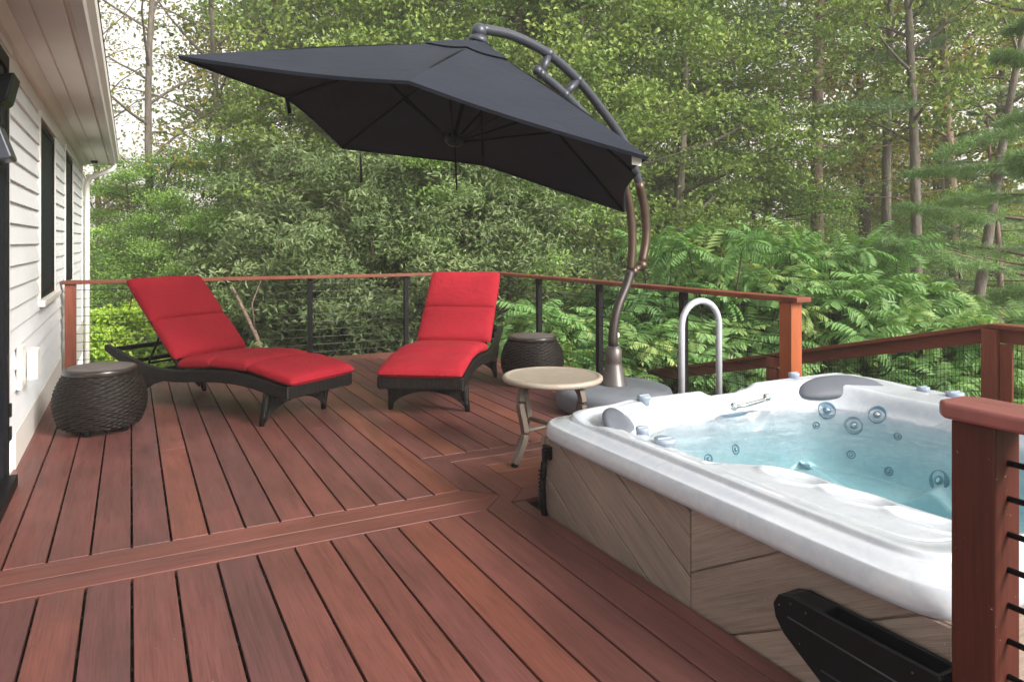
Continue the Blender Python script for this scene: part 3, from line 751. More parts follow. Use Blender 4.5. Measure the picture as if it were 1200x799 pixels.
def make_chaise():
    # local: x along towards the head, y across, origin on the floor at the foot end
    root = empty('chaise_longue', (0, 0, 0))
    W = .31; pr = smooth_path(PROF, 70)
    for s in (-1, 1):
        mb = MB(); th_ = .034; hh = .090
        vs = []; fs = []; n = len(pr)
        for (a, z_) in pr:
            y0, y1 = sorted((s*W, s*(W-th_*1.5)))
            h = hh*(1.0 if a < 1.7 else 1-.45*(a-1.7)/.33)
            vs += [(a, y0, z_-h), (a, y1, z_-h), (a, y1, z_), (a, y0, z_)]
        for i in range(n-1):
            b = i*4
            for k in range(4): fs.append((b+k, b+(k+1) % 4, b+4+(k+1) % 4, b+4+k))
        fs += [(3, 2, 1, 0), (n*4-4, n*4-3, n*4-2, n*4-1)]
        mb.add(vs, fs); mb.build('side_rail', M_['wicker'], root, bevel=.012, seg=3)
        # arched skirt below the rail near the head legs and the foot legs
        def skirt(a0, a1, z0f, legx, name):
            P1 = []; top = [(a, float(np.interp(a, pr[:, 0], pr[:, 1]))-.07) for a in np.linspace(a0, a1, 12)]
            return top
        topb = [(a, float(np.interp(a, pr[:, 0], pr[:, 1]))-.07) for a in np.linspace(1.05, 1.80, 12)]
        botb = [(1.80, .26), (1.74, .19), (1.66, .155), (1.58, .150), (1.45, .165), (1.30, .205), (1.15, .228)]
        mb = MB(); mb.prism(topb+botb, *(sorted((s*(W-.008), s*(W-.030)))), 'y'); mb.build('side_skirt', M_['wicker'], root)
        for nm, xa, za in (('leg', .24, .25), ('leg', 1.62, .26)):
            k = 1 if xa < 1 else -1
            mb = MB(); mb.tube([(xa-.035*k, s*(W-.035), za), (xa+.0, s*(W-.03), .09), (xa+.015*k, s*(W-.018), .012)], [.034, .026, .020], 8); lg = mb.build('leg', M_['wicker'], root)
            mb = MB(); mb.lathe([(.018, 0), (.018, .02)], (xa+.015*k, s*(W-.018), 0), 10); mb.build('foot', M_['bplastic'], lg)
    # foot end: front board and arched apron
    mb = MB(); mb.box(-.012, .03, -W-.004, W+.004, .205, .292); mb.build('foot_board', M_['wicker'], root, bevel=.012, seg=3)
    mb = MB(); n = 16
    top = [(-W+.03+(2*W-.06)*i/n, .24) for i in range(n+1)]
    bot = [(W-.03-(2*W-.06)*i/n, .03+.115*math.sin(math.pi*min(1, max(0, (i/n-.02)/.96)))**.55) for i in range(n+1)]
    mb.add([(.22, y, z_) for y, z_ in top+bot]+[(.245, y, z_) for y, z_ in top+bot],
           [(i, i+1, 2*n-i, 2*n+1-i) for i in range(n)]+[(2*n+2+2*n+1-i, 2*n+2+2*n-i, 2*n+2+i+1, 2*n+2+i) for i in range(n)]+
           [(n+1+i, n+2+i, 3*n+4+i, 3*n+3+i) for i in range(n)])
    mb.build('apron', M_['wicker'], root)
    mb = MB(); mb.add([(1.64, y, z_) for y, z_ in top+bot]+[(1.665, y, z_) for y, z_ in top+bot],
           [(i, i+1, 2*n-i, 2*n+1-i) for i in range(n)]+[(2*n+2+2*n+1-i, 2*n+2+2*n-i, 2*n+2+i+1, 2*n+2+i) for i in range(n)]+
           [(n+1+i, n+2+i, 3*n+4+i, 3*n+3+i) for i in range(n)])
    mb.build('apron', M_['wicker'], root)
    # seat deck
    mb = MB(); vs = []; fs = []; sp_ = [p for p in pr if p[0] < 1.2]
    for (a, z_) in sp_: vs += [(a+.02, -W+.03, z_-.012), (a+.02, W-.03, z_-.012), (a+.02, W-.03, z_-.03), (a+.02, -W+.03, z_-.03)]
    for i in range(len(sp_)-1):
        b = i*4
        for k in range(4): fs.append((b+k, b+(k+1) % 4, b+4+(k+1) % 4, b+4+k))
    mb.add(vs, fs); mb.build('seat', M_['wicker'], root)
    # head cross bars and back support
    mb = MB(); mb.box(1.97, 2.01, -W+.03, W-.03, .37, .405); mb.box(1.42, 1.46, -W+.03, W-.03, .25, .28); mb.box(1.72, 1.755, -W+.03, W-.03, .30, .33); mb.build('cross_bars', M_['black'], root, bevel=.004)
    A = Vector((1.14, .315)); B = Vector((1.715, .868)); dv = (B-A).normalized(); nv = Vector((-dv.y, dv.x))   # nv points up/front
    if nv.x > 0: nv = -nv
    mb = MB()
    for s in (-1, 1): mb.tube([(A.x-nv.x*.0, s*(W-.045), A.y), (B.x, s*(W-.045), B.y)], .022, 8)
    mb.tube([(B.x, -W+.045, B.y), (B.x, W-.045, B.y)], .022, 8)
    bk = MB(); 
    bk.add([(A.x, -W+.05, A.y), (A.x, W-.05, A.y), (B.x, W-.05, B.y), (B.x, -W+.05, B.y)]+[(A.x-nv.x*.015, -W+.05, A.y-nv.y*.015), (A.x-nv.x*.015, W-.05, A.y-nv.y*.015), (B.x-nv.x*.015, W-.05, B.y-nv.y*.015), (B.x-nv.x*.015, -W+.05, B.y-nv.y*.015)],
           [(0, 1, 2, 3), (7, 6, 5, 4), (0, 4, 5, 1), (1, 5, 6, 2), (2, 6, 7, 3), (3, 7, 4, 0)])
    br = mb.build('back_frame', M_['wicker'], root); bk.build('back_panel', M_['wicker'], br)
    mb = MB(); pm = A+dv*.42
    mb.tube([(pm.x, -.2, pm.y-.02), (1.62, -.2, .30)], .009, 8); mb.tube([(pm.x, .2, pm.y-.02), (1.62, .2, .30)], .009, 8)
    mb.tube([(1.62, -.2, .30), (1.62, .2, .30)], .009, 8); mb.build('prop_bars', M_['black'], root)
    # cushions: each panel a lofted pillow
    def panel(path, hw, ht_, name, sh=0):
        path = smooth_path(path, 36); n = len(path); m = 48; V = []
        d = np.r_[0, np.cumsum(np.hypot(*np.diff(path, axis=0).T))]; Lp = d[-1]
        for i, p in enumerate(path):
            t = path[min(i+1, n-1)]-path[max(i-1, 0)]; t = t/np.hypot(*t); nn = np.array([-t[1], t[0]])
            if nn[1] < 0: nn = -nn
            u = 2*d[i]/Lp-1; e = max(1e-4, 1-abs(u)**5)**.42; ew = max(1e-4, 1-abs(u)**14)**.5
            for j in range(m):
                a = 2*math.pi*j/m; ca, sa = math.cos(a), math.sin(a)
                x = math.copysign(abs(ca)**.32, ca)*(hw+.012)*(.965+.035*ew); zz = math.copysign(abs(sa)**.75, sa)*ht_*e*(1.08 if sa > 0 else .85)
                zz *= 1+.04*math.sin(x*19+i*.3)*math.cos(i*.21) if sa > 0 else 1
                V.append((p[0]+nn[0]*(ht_+zz), x, p[1]+nn[1]*(ht_+zz)))
        F = [(i*m+j, i*m+(j+1) % m, (i+1)*m+(j+1) % m, (i+1)*m+j) for i in range(n-1) for j in range(m)]
        return V, F
    def cushions(name, paths, hw, ht_):
        V = []; F = []
        for p in paths:
            v, f = panel(p, hw, ht_, name); b = len(V); V += v; F += [tuple(b+k for k in q) for q in f]
        return surf(name, M_['red'], root, V, F)
    f = lambda a: float(np.interp(a, pr[:, 0], pr[:, 1]))-.012
    seat = []
    for a0, a1 in ((-.035, .40), (.385, .78), (.765, 1.13)):
        seat.append([(a, (f(max(a, 0)) if a > 0 else .262)) for a in np.linspace(a0, a1, 5)])
    cushions('seat_cushion', seat, .295, .052)
    A3 = A+nv*.0+dv*.02
    def bp(s): p = A+dv*s; return (p.x, p.y)
    back = [[bp(.045), bp(.16), bp(.28), bp(.425)], [bp(.41), bp(.55), bp(.70), bp(.86)]]
    def panel_b(paths):
        V = []; F = []
        for p in paths:
            path = smooth_path(p, 30); n = len(path); m = 48
            for i, q in enumerate(path):
                u = 2*i/(n-1)-1; e = max(1e-4, 1-abs(u)**5)**.42
                for j in range(m):
                    a = 2*math.pi*j/m; ca, sa = math.cos(a), math.sin(a)
                    x = math.copysign(abs(ca)**.32, ca)*.326*(.965+.035*max(1e-4, 1-abs(u)**14)**.5)
                    zz = math.copysign(abs(sa)**.75, sa)*.054*e*(1.1 if sa > 0 else .85)
                    V.append((q[0]+nv.x*(.056+zz), x, q[1]+nv.y*(.056+zz)))
            b = len(V)-n*m
            F += [(b+i*m+j, b+i*m+(j+1) % m, b+(i+1)*m+(j+1) % m, b+(i+1)*m+j) for i in range(n-1) for j in range(m)]
        return V, F
    V, F = panel_b(back); bc_ = surf('back_cushion', M_['red'], root, V, F)
    mb = MB()
    for s in (-1, 1):
        mb.tube([(B.x-.01, s*.29, B.y-.05), (B.x-.05, s*.315, B.y-.08), (B.x-.01, s*.30, B.y-.14)], .005, 5)
    mb.build('tie', M_['red'], bc_)
    return root
ch1 = make_chaise()
def place_chaise(o, foot, u, label):
    o.location = (foot[0], foot[1], 0); o.rotation_euler = (0, 0, math.atan2(u[1], u[0]))
    tag(o, label, 'chaise longue', 'red cushioned chaise longues on the deck')
place_chaise(ch1, (1.17, 5.07), (-.54, .84), 'dark wicker chaise longue with red cushion beside the house, seen from its side')
ch2 = copy_tree(ch1)
place_chaise(ch2, (1.81, 4.82), (.575, .818), 'dark wicker chaise longue with red cushion, end on to the camera beside the beige table')

# ------------------------------------------------------------ wicker drums
def make_drum():
    root = empty('wicker_drum', (0, 0, 0))
    NT = 46; rows = 27; sub = 5; na = NT*6; H0, H1 = .045, .365
    V = []; n = rows*sub+1
    for i in range(n):
        f = i/(n-1); z_ = H0+(H1-H0)*f
        rad = .200+.073*math.sin(math.pi*(f*.86+.10))**.8
        row = i/sub; ri = int(row); pr_ = abs(math.sin(math.pi*row))
        for j in range(na):
            a = 2*math.pi*j/na
            rr = rad+0.0052*pr_*(.95+.75*math.cos(NT/2*a+math.pi*ri))+.0015*math.sin(a*13+ri*2.1)
            V.append((rr*math.cos(a), rr*math.sin(a), z_+.002*math.sin(NT/2*a+math.pi*ri)))
    F = [(i*na+j, i*na+(j+1) % na, (i+1)*na+(j+1) % na, (i+1)*na+j) for i in range(n-1) for j in range(na)]
    surf('woven_body', M_['weave'], root, V, F)
    MB().lathe([(.0001, .06), (.19, .06), (.20, .045), (.0001, .045)], n=32).build('underside', M_['bplastic'], root)
    MB().lathe([(.205, .360), (.216, .366), (.218, .392), (.212, .402), (.198, .404), (.196, .396), (.0001, .396)], n=64).build('lid', M_['lid'], root)
    MB().lathe([(.1955, .397), (.1955, .4045), (.190, .406), (.0001, .406)], n=64).build('slab_top', M_['stone'], root)
    for k in range(4):
        a = math.pi/4+k*math.pi/2
        MB().lathe([(.020, 0), (.026, .01), (.028, .044)], (.155*math.cos(a), .155*math.sin(a), .001), 14).build('foot', M_['bplastic'], root)
    return root
d1 = make_drum(); d1.location = (-.175, 5.50, 0); d1.rotation_euler.z = .3; d1.scale = (1, 1, 1.05)
tag(d1, 'dark woven drum side table next to the house wall, in front of the left chaise', 'side table', 'woven drum tables')
d2 = copy_tree(d1); d2.location = (3.13, 5.55, 0); d2.rotation_euler.z = 1.3
tag(d2, 'dark woven drum side table behind the beige round table, by the railing', 'side table', 'woven drum tables')

# ------------------------------------------------------------ beige round table
tb = empty('round_table', (2.165, 3.60, 0), R(12), 'small beige round table with curved taupe legs beside the hot tub corner', 'table')
q = MB(); q.lathe([(.0001, .440), (.262, .440), (.285, .446), (.292, .458), (.290, .470), (.280, .477), (.268, .478), (.262, .473), (.255, .472), (.0001, .473)], n=72)
tp = q.build('tabletop', M_['table'], tb)
for k in range(4):
    a = k*math.pi/2; ca, sa = math.cos(a), math.sin(a)
    pts = smooth_path([(.205, .439), (.235, .40), (.245, .33), (.222, .24), (.212, .17), (.235, .10), (.285, .015)], 26)
    q = MB(); q.tube([(p[0]*ca, p[0]*sa, p[1]) for p in pts], .025, 4, sq=True); lg = q.build('leg', M_['taupe'], tb, bevel=.003)
    MB().box(.285*ca-.014, .285*ca+.014, .285*sa-.014, .285*sa+.014, .0, .014).build('foot', M_['bplastic'], lg)
q = MB(); q.tube([(-.215, 0, .185), (.215, 0, .185)], .013, 8); q.tube([(0, -.215, .187), (0, .215, .187)], .013, 8); q.build('stretcher', M_['taupe'], tb)

# ------------------------------------------------------------ cantilever umbrella
UB = (3.20, 4.43, 0)
um = empty('cantilever_umbrella', UB, 0, 'large square black cantilever umbrella on a curved double pole with round grey base', 'umbrella')
Pk = Vector((1.919, 4.095, 2.488)); sc_ = 1.15/1.3
cy, sy = math.cos(.229), math.sin(.229); cx_, sx_ = math.cos(-.064), math.sin(-.064); cz, sz = math.cos(-.612), math.sin(-.612)
RU = Matrix(((cz, -sz, 0), (sz, cz, 0), (0, 0, 1))) @ Matrix(((cy, 0, sy), (0, 1, 0), (-sy, 0, cy))) @ Matrix(((1, 0, 0), (0, cx_, -sx_), (0, sx_, cx_)))
AA = 1.15; HC = .784*sc_; HM = .657*sc_; HH = .696*sc_
def ul(x, y, z_): return Pk+RU @ Vector((x, y, z_))
def canopy_pt(th_, r):
    """th_ angle round the square, r 0..1 from the peak to the edge; local coords"""
    c_, s_ = math.cos(th_), math.sin(th_); k = 1/max(abs(c_), abs(s_)); ex, ey = c_*k, s_*k
    a = (th_ % (math.pi/4))/(math.pi/4)             # 0 at a rib, 1 at the next
    m = th_ % (math.pi/2); m = min(m, math.pi/2-m)/(math.pi/4)   # 0 mid side, 1 corner
    hz = HM+(HC-HM)*math.tan(m*math.pi/4)
    sag = math.sin(math.pi*a)
    edge_in = 1-.035*sag*r
    drop = hz*r**1.0-.012*math.sin(math.pi*r)          # ribs bow upwards a little
    drop += .014*sag*math.sin(math.pi*min(1, r*.92))   # cloth hangs between ribs
    return Vector((ex*AA*r*edge_in, ey*AA*r*edge_in, -drop))
def canopy(r0, r1, nr, lift, name, parent, hem=0):
    na = 256; V = []; 
    for i in range(nr+1):
        r = r0+(r1-r0)*i/nr
        for j in range(na):
            p = canopy_pt(2*math.pi*j/na+1e-4, r); p.z += lift*(1-(r-r0)/(r1-r0)*.55)
            V.append(tuple(ul(*p)-Vector(UB)))
    n = nr+1
    if hem:
        for j in range(na):
            p = canopy_pt(2*math.pi*j/na+1e-4, r1); p.z -= hem; p.x *= .992; p.y *= .992
            V.append(tuple(ul(*p)-Vector(UB)))
        n += 1
    F = [(i*na+j, (i+1)*na+j, (i+1)*na+(j+1) % na, i*na+(j+1) % na) for i in range(n-1) for j in range(na)]
    o = surf(name, M_['canopy'], parent, V, F, smooth=False)
    md = o.modifiers.new('thick', 'SOLIDIFY'); md.thickness = .003; md.offset = 0
    return o
cn = canopy(.13, 1.0, 30, 0, 'canopy', um, hem=.014)
canopy(.02, .22, 8, .028, 'vent', cn, hem=.0)
ends = [(1, 0, HM), (1, 1, HC), (0, 1, HM), (-1, 1, HC), (-1, 0, HM), (-1, -1, HC), (0, -1, HM), (1, -1, HC)]
hub = Vector((0, 0, -HH))
for (ex, ey, hz) in ends:
    pts = []
    for i in range(9):
        r = .03+.955*i/8; pts.append(ul(ex*AA*r, ey*AA*r, -hz*r+.025*math.sin(math.pi*r)-.018)-Vector(UB))
    rb = MB().tube(pts, .0105, 6).build('rib', M_['ribs'], um)
    r = .52 if hz == HM else .48
    a = ul(ex*AA*r, ey*AA*r, -hz*r+.0)-Vector(UB)
    MB().tube([ul(ex*.05, ey*.05, -HH)-Vector(UB), a], .0085, 6).build('strut', M_['ribs'], rb)
MB().tube([ul(0, 0, .05)-Vector(UB), ul(0, 0, -HH-.02)-Vector(UB)], .014, 10).build('centre_rod', M_['ribs'], um)
q = MB(); hc_ = ul(0, 0, -HH)-Vector(UB); q.lathe([(.03, -.05), (.055, -.03), (.06, .0), (.05, .02), (.03, .03)], tuple(hc_), 20, M=RU); q.build('hub', M_['bplastic'], um)
q = MB(); tpk = ul(0, 0, .03)-Vector(UB); q.ball(tuple(tpk+Vector((0, 0, .045))), .05); q.lathe([(.07, -.03), (.06, 0), (.03, .03)], tuple(tpk), 20, M=RU); q.build('finial', M_['greytube'], um)
# poles: curve given in the vertical plane of base and peak (u = metres from the base towards the peak, z)
pd = Vector((Pk.x-UB[0], Pk.y-UB[1], 0)); PL = pd.length; pd.normalize()
def pp(u, z_, o=0): 
    side = Vector((-pd.y, pd.x, 0)); v = pd*u+side*o; return (v.x, v.y, z_)
def px2uz(px, py):
    c_, s_ = math.cos(YAW), math.sin(YAW)
    dx, dy, dz = (px-600)*c_+847*s_, 847*c_-(px-600)*s_, 283-py
    nx, ny = -pd.y, pd.x; t = (UB[0]*nx+UB[1]*ny)/(dx*nx+dy*ny)
    X, Y, Z = dx*t, dy*t, 1.25+dz*t
    return ((X-UB[0])*pd.x+(Y-UB[1])*pd.y, Z)
# measured curve points, turned into plane coordinates
low = smooth_path([px2uz(*p) for p in ((718, 405), (719, 385), (724, 360), (734, 335), (739, 318))], 20)
t1 = smooth_path([px2uz(*p) for p in ((739, 318), (741, 285), (739, 250), (731, 216), (716, 180), (696, 148), (664, 113), (630, 83))], 50)
t2 = smooth_path([px2uz(*p) for p in ((752, 309), (757, 280), (756, 250), (748, 212), (733, 170), (706, 130), (675, 92), (640, 62), (600, 42), (563, 34))], 60)
MB().tube([pp(*p) for p in low], .035, 14).build('lower_pole', M_['dbronze'], um)
MB().tube([pp(*p) for p in t1], .031, 14).build('inner_arm', M_['greytube'], um)
MB().tube([pp(*p) for p in t2], .033, 14).build('outer_arm', M_['greytube'], um)
# bronze lower lengths slide over the grey ones
i1 = [p for p in t1 if p[1] < 1.72]; i2 = [p for p in t2 if p[1] < 1.72 and p[0] < .3]
MB().tube([pp(*p) for p in i1], .033, 14).build('bronze_sleeve', M_['bronze'], um)
MB().tube([pp(*p) for p in i2], .035, 14).build('bronze_sleeve', M_['bronze'], um)
q = MB(); a = px2uz(742, 318); b_ = px2uz(752, 311)
q.ball(pp(*a, 0), .042); q.ball(pp(*b_, 0), .047); q.tube([pp(*a), pp(*b_)], .026, 10); q.build('pivot_joint', M_['bronze'], um)
q = MB(); q.ball(pp(*t1[-1]), .036); q.build('arm_cap', M_['greytube'], um)
for f1, f2 in (((634, 87), (643, 63)), ((662, 111), (677, 94))):
    a, b_ = px2uz(*f1), px2uz(*f2); q = MB(); q.tube([pp(*a), pp(*b_)], .030, 10); q.ball(pp(*b_), .038); q.ball(pp(*a), .036); q.build('arm_clamp', M_['greytube'], um)
q = MB(); e2 = t2[-1]; q.tube([pp(*e2), (tpk.x, tpk.y, tpk.z+.05)], .024, 10); q.build('tip_joint', M_['greytube'], um)
q = MB(); q.lathe([(.112, .165), (.095, .19), (.062, .33), (.058, .345), (.060, .35), (.060, .44), (.052, .45), (.045, .47)], n=28); q.build('base_cone', M_['greybronze'], um)
q = MB(); q.tube([(0, 0, .44), pp(*low[0])], .045, 14); q.build('collar', M_['greytube'], um)
q = MB(); q.lathe([(.0001, .012), (.41, .012), (.43, .03), (.435, .12), (.42, .155), (.38, .172), (.12, .180), (.0001, .180)], n=10 if False else 56); q.build('round_base', M_['base'], um)
for (x, y) in ((.3, .2), (-.3, .2), (-.3, -.2), (.3, -.2)): MB().lathe([(.03, 0), (.03, .013)], (x, y, .0005), 12).build('foot', M_['bplastic'], um)
for p in ((728, 352), (724, 393)):
    u_, z_ = px2uz(*p); v = Vector(pp(u_, z_)); tocam = (Vector((0, 0, 1.25))-Vector(UB)-v).normalized()
    q = MB(); q.ball(tuple(v+tocam*.024), .013, 10, (1, 1, 1.7)); q.build('paint_chip', M_['chip'], um)
# strap, pull cord
q = MB(); e = ul(-AA*.985, 0, -HM-.008)-Vector(UB); q.prism([(-.012, 0), (.012, 0), (.03, -.10), (.006, -.105)], -.012, .012, 'y'); q.v = [(v[0]+e.x, v[1]+e.y, v[2]+e.z) for v in q.v]; q.build('strap', M_['bplastic'], um, bevel=.003)
q = MB(); e = ul(0, AA, -HM-.03)-Vector(UB); e2 = ul(-AA*.93, AA*.93, -HC-.02)-Vector(UB)
q.tube([tuple(hc_), tuple(hc_+Vector((.02, .01, -.32)))], .006, 6); q.build('pull_cord', M_['bplastic'], um)
q = MB(); q.tube([tuple(e2+Vector((.12, .05, .0))), tuple(e2+Vector((.125, .05, -.25)))], .010, 6); q.build('hanging_handle', M_['dbronze'], um)
q = MB(); e3 = ul(AA*.96, -AA*.9, -HC*.93-.035)-Vector(UB); q.prism([(-.03, -.025), (.02, -.03), (.025, .02), (-.03, .03)], -.002, .002, 'y'); q.v = [(v[0]+e3.x-.04, v[1]+e3.y-.05, v[2]+e3.z-.02) for v in q.v]; q.build('care_label', M_['chip'], um)

# ------------------------------------------------------------ trees and shrubs
def unit(v): return v/np.maximum(np.linalg.norm(v, axis=1, keepdims=True), 1e-9)
def leaf_quads(rs, C, L, W, upb=.5, droop=.3):
    n = len(C); nr_ = unit(rs.normal(size=(n, 3))+np.array([0, 0, upb*2.2]))
    d = rs.normal(size=(n, 3)); d[:, 2] -= droop; d = d-nr_*np.sum(d*nr_, 1, keepdims=True); d = unit(d)
    s = np.cross(nr_, d); l = L*(.7+.6*rs.random((n, 1))); w_ = W*(.7+.6*rs.random((n, 1)))
    V = np.stack([C-d*l*.5, C+s*w_*.5+nr_*w_*.18+d*l*.02, C+d*l*.5-nr_*l*.12, C-s*w_*.5+nr_*w_*.18+d*l*.02], 1)
    return V.reshape(-1, 3)
def quadF(n): return np.arange(n*4).reshape(-1, 4)
def make_tree(name, seed, H, Rc, zb, nl, nsub, per, leaf, lm, bm, r0=.13, spread=.30, flat=.5, shape='round', lean=(0, 0), upb=.5, up_=.35, twigs=True, nclump=2, wob=.25):
    rs = np.random.RandomState(seed); root = empty(name, (0, 0, 0))
    mb = MB(); nT = 14
    ph = rs.random(4)*6
    tp = []
    for i in range(nT):
        f = i/(nT-1); tp.append((lean[0]*f*H+wob*math.sin(f*4+ph[0])*f, lean[1]*f*H+wob*math.cos(f*3.3+ph[1])*f, -.2+f*H))
    tr = [r0*(1.25 if i == 0 else 1)*(1-.86*(i/(nT-1))**.9)+.008 for i in range(nT)]
    mb.tube(tp, tr, 9); TP = np.array(tp)
    def at(h):
        return np.array([np.interp(h, TP[:, 2], TP[:, k]) for k in range(3)])
    cl = []
    for i in range(nl):
        f = (i+.5*rs.random())/nl; h = zb+(H*.97-zb)*f
        prof = {'round': math.sin(math.pi*(.12+.83*f))**.7, 'cone': 1.02-.85*f, 'col': .75+.25*math.sin(6*f), 'top': .45+.6*math.sin(math.pi*f*.9)}[shape]
        L = Rc*prof*(.7+.5*rs.random()); a = i*2.399+rs.random()*.8; p = at(h); pts = [p]
        d = np.array([math.cos(a), math.sin(a), up_*(.5+rs.random())]); n = 6
        for k in range(1, n):
            d = d+rs.normal(size=3)*.16+np.array([0, 0, -.07 if up_ > .2 else -.02]); d /= np.linalg.norm(d)
            p = p+d*L/(n-1); pts.append(p)
        rl_ = float(np.interp(h, TP[:, 2], tr))*.5
        mb.tube([tuple(q) for q in pts], [max(.006, rl_*(1-.85*k/(n-1))) for k in range(n)], 5, cap=False)
        pts = np.array(pts); cl.append(pts[-1])
        for j in range(nsub):
            f2 = .25+.75*(j+rs.random())/nsub; ix = f2*(n-1); i0 = min(int(ix), n-2); b = pts[i0]+(pts[i0+1]-pts[i0])*(ix-i0)
            dd = np.array([math.cos(a), math.sin(a), .2])+rs.normal(size=3)*np.array([.8, .8, .35]); dd /= np.linalg.norm(dd)
            ls = L*(.18+.25*rs.random()); m_ = b+dd*ls*.5+rs.normal(size=3)*.05; e = b+dd*ls
            if twigs: mb.tube([tuple(b), tuple(m_), tuple(e)], [max(.004, rl_*.3), .006, .003], 4, cap=False)
            for q in range(nclump): cl.append(b+(e-b)*(q+1)/nclump)
    tro = mb.build('trunk', bm, root)
    cl = np.array(cl); m = len(cl)
    cr = rs.random(m)*.55
    C = np.repeat(cl, per, 0); rr = np.repeat(cr, per); scl = np.repeat(.6+.7*rs.random(m), per)[:, None]
    C = C+rs.normal(size=C.shape)*np.array([spread, spread, spread*flat])*scl
    V = leaf_quads(rs, C, leaf[0], leaf[1], upb); k = len(C)
    rnd = np.clip(rr+rs.random(k)*.45, 0, 1)
    surf('crown', lm, root, V, quadF(k), smooth=False, rnd=rnd)
    return root
def make_needle_tree(name, seed, H, Rc, zb, nl, lm, bm, r0=.16, nl_=.085, dead=14, soft=False, tufts=22, per=22, lean=(0, 0)):
    rs = np.random.RandomState(seed); root = empty(name, (0, 0, 0)); mb = MB(); nT = 12; tp = []
    for i in range(nT):
        f = i/(nT-1); tp.append((lean[0]*f*H+.15*math.sin(f*5+seed), lean[1]*f*H+.15*math.cos(f*4+seed), -.2+f*H))
    tr = [r0*(1-.8*i/(nT-1))+.01 for i in range(nT)]; mb.tube(tp, tr, 10); TP = np.array(tp)
    at = lambda h: np.array([np.interp(h, TP[:, 2], TP[:, k]) for k in range(3)])
    for i in range(dead):
        h = 1.2+(zb+1.5-1.2)*rs.random(); a = rs.random()*6.28; L = Rc*(.35+.5*rs.random()); p = at(h); pts = [p]
        d = np.array([math.cos(a), math.sin(a), .05])
        for k in range(4): d = d+rs.normal(size=3)*.15; p = p+d/np.linalg.norm(d)*L/4; pts.append(p)
        mb.tube([tuple(q) for q in pts], [.022, .016, .011, .007, .004], 4, cap=False)
    Cs = []; Ds = []
    for i in range(nl):
        f = (i+rs.random())/nl; h = zb+(H-zb)*f; L = Rc*(1.0-.7*f)*(.7+.5*rs.random()); a = i*2.399+rs.random()*.6; p = at(h); pts = [p]
        d = np.array([math.cos(a), math.sin(a), .18])
        for k in range(5):
            d = d+rs.normal(size=3)*.09+np.array([0, 0, -.05 if soft else .02]); d /= np.linalg.norm(d); p = p+d*L/5; pts.append(p)
        mb.tube([tuple(q) for q in pts], [.030, .024, .018, .012, .008, .004], 4, cap=False); pts = np.array(pts)
        for j in range(tufts):
            f2 = .3+.7*(j+rs.random())/tufts; ix = f2*5; i0 = min(int(ix), 4); b = pts[i0]+(pts[i0+1]-pts[i0])*(ix-i0)
            side = 1 if j % 2 else -1; aa = a+side*(.5+.7*rs.random()); ll = L*.30*(1.15-f2)+.12
            dd = np.array([math.cos(aa), math.sin(aa), .05-.25*rs.random() if soft else .15*rs.random()])
            for s in (np.arange(5)+.5)/5: Cs.append(b+dd*ll*s); Ds.append(dd)
    mb.build('trunk', bm, root)
    Cs = np.array(Cs); Ds = np.array(Ds); C = np.repeat(Cs, per, 0); D = np.repeat(Ds, per, 0)
    n = len(C); d = unit(D*.6+rs.normal(size=(n, 3))*.55+np.array([0, 0, -.1 if soft else .15]))
    s = unit(np.cross(d, rs.normal(size=(n, 3)))); l = nl_*(.7+.6*rs.random((n, 1))); w_ = .0042
    C = C+rs.normal(size=C.shape)*.02
    V = np.stack([C-s*w_*.5, C+d*l*.5-s*w_, C+d*l, C+d*l*.5+s*w_], 1).reshape(-1, 3)
    rnd = np.clip(np.repeat(rs.random(len(Cs)), per)*.5+rs.random(n)*.45, 0, 1)
    surf('crown', lm, root, V, quadF(n), smooth=False, rnd=rnd); return root
def rosette(rs, nleaf=10, L=.56, pairs=9, lf=(.150, .046)):
    V = []
    for i in range(nleaf):
        a = i*2.399+rs.random()*.5; el = .95-1.0*(i/nleaf)+rs.normal()*.12
        d = np.array([math.cos(a)*math.cos(el), math.sin(a)*math.cos(el), math.sin(el)]); p = np.zeros(3); Ln = L*(.62+.4*rs.random())
        for k in range(pairs+1):
            d = d+np.array([0, 0, -.12]); d /= np.linalg.norm(d); p = p+d*Ln/pairs
            if k < 1: continue
            s = np.cross(d, [0, 0, 1.0]); s /= max(1e-6, np.linalg.norm(s)); u = np.cross(s, d)
            f = k/pairs; ll = lf[0]*(math.sin(math.pi*(.18+.72*f))**.6); w_ = lf[1]*.5
            for sg in ((-1, 1) if k < pairs else (0,)):
                e = d*.55+s*sg*.85-u*.42 if sg else d; e = e+rs.normal(size=3)*.07; e /= np.linalg.norm(e)
                sd = np.cross(e, u); sd /= np.linalg.norm(sd)
                V += [p, p+e*ll*.4+sd*w_+u*.004, p+e*ll-u*ll*.16, p+e*ll*.4-sd*w_+u*.004]
            # rachis piece
            V += [p-d*Ln/pairs-s*.002, p-s*.002, p+s*.002, p-d*Ln/pairs+s*.002]
    return np.array(V)
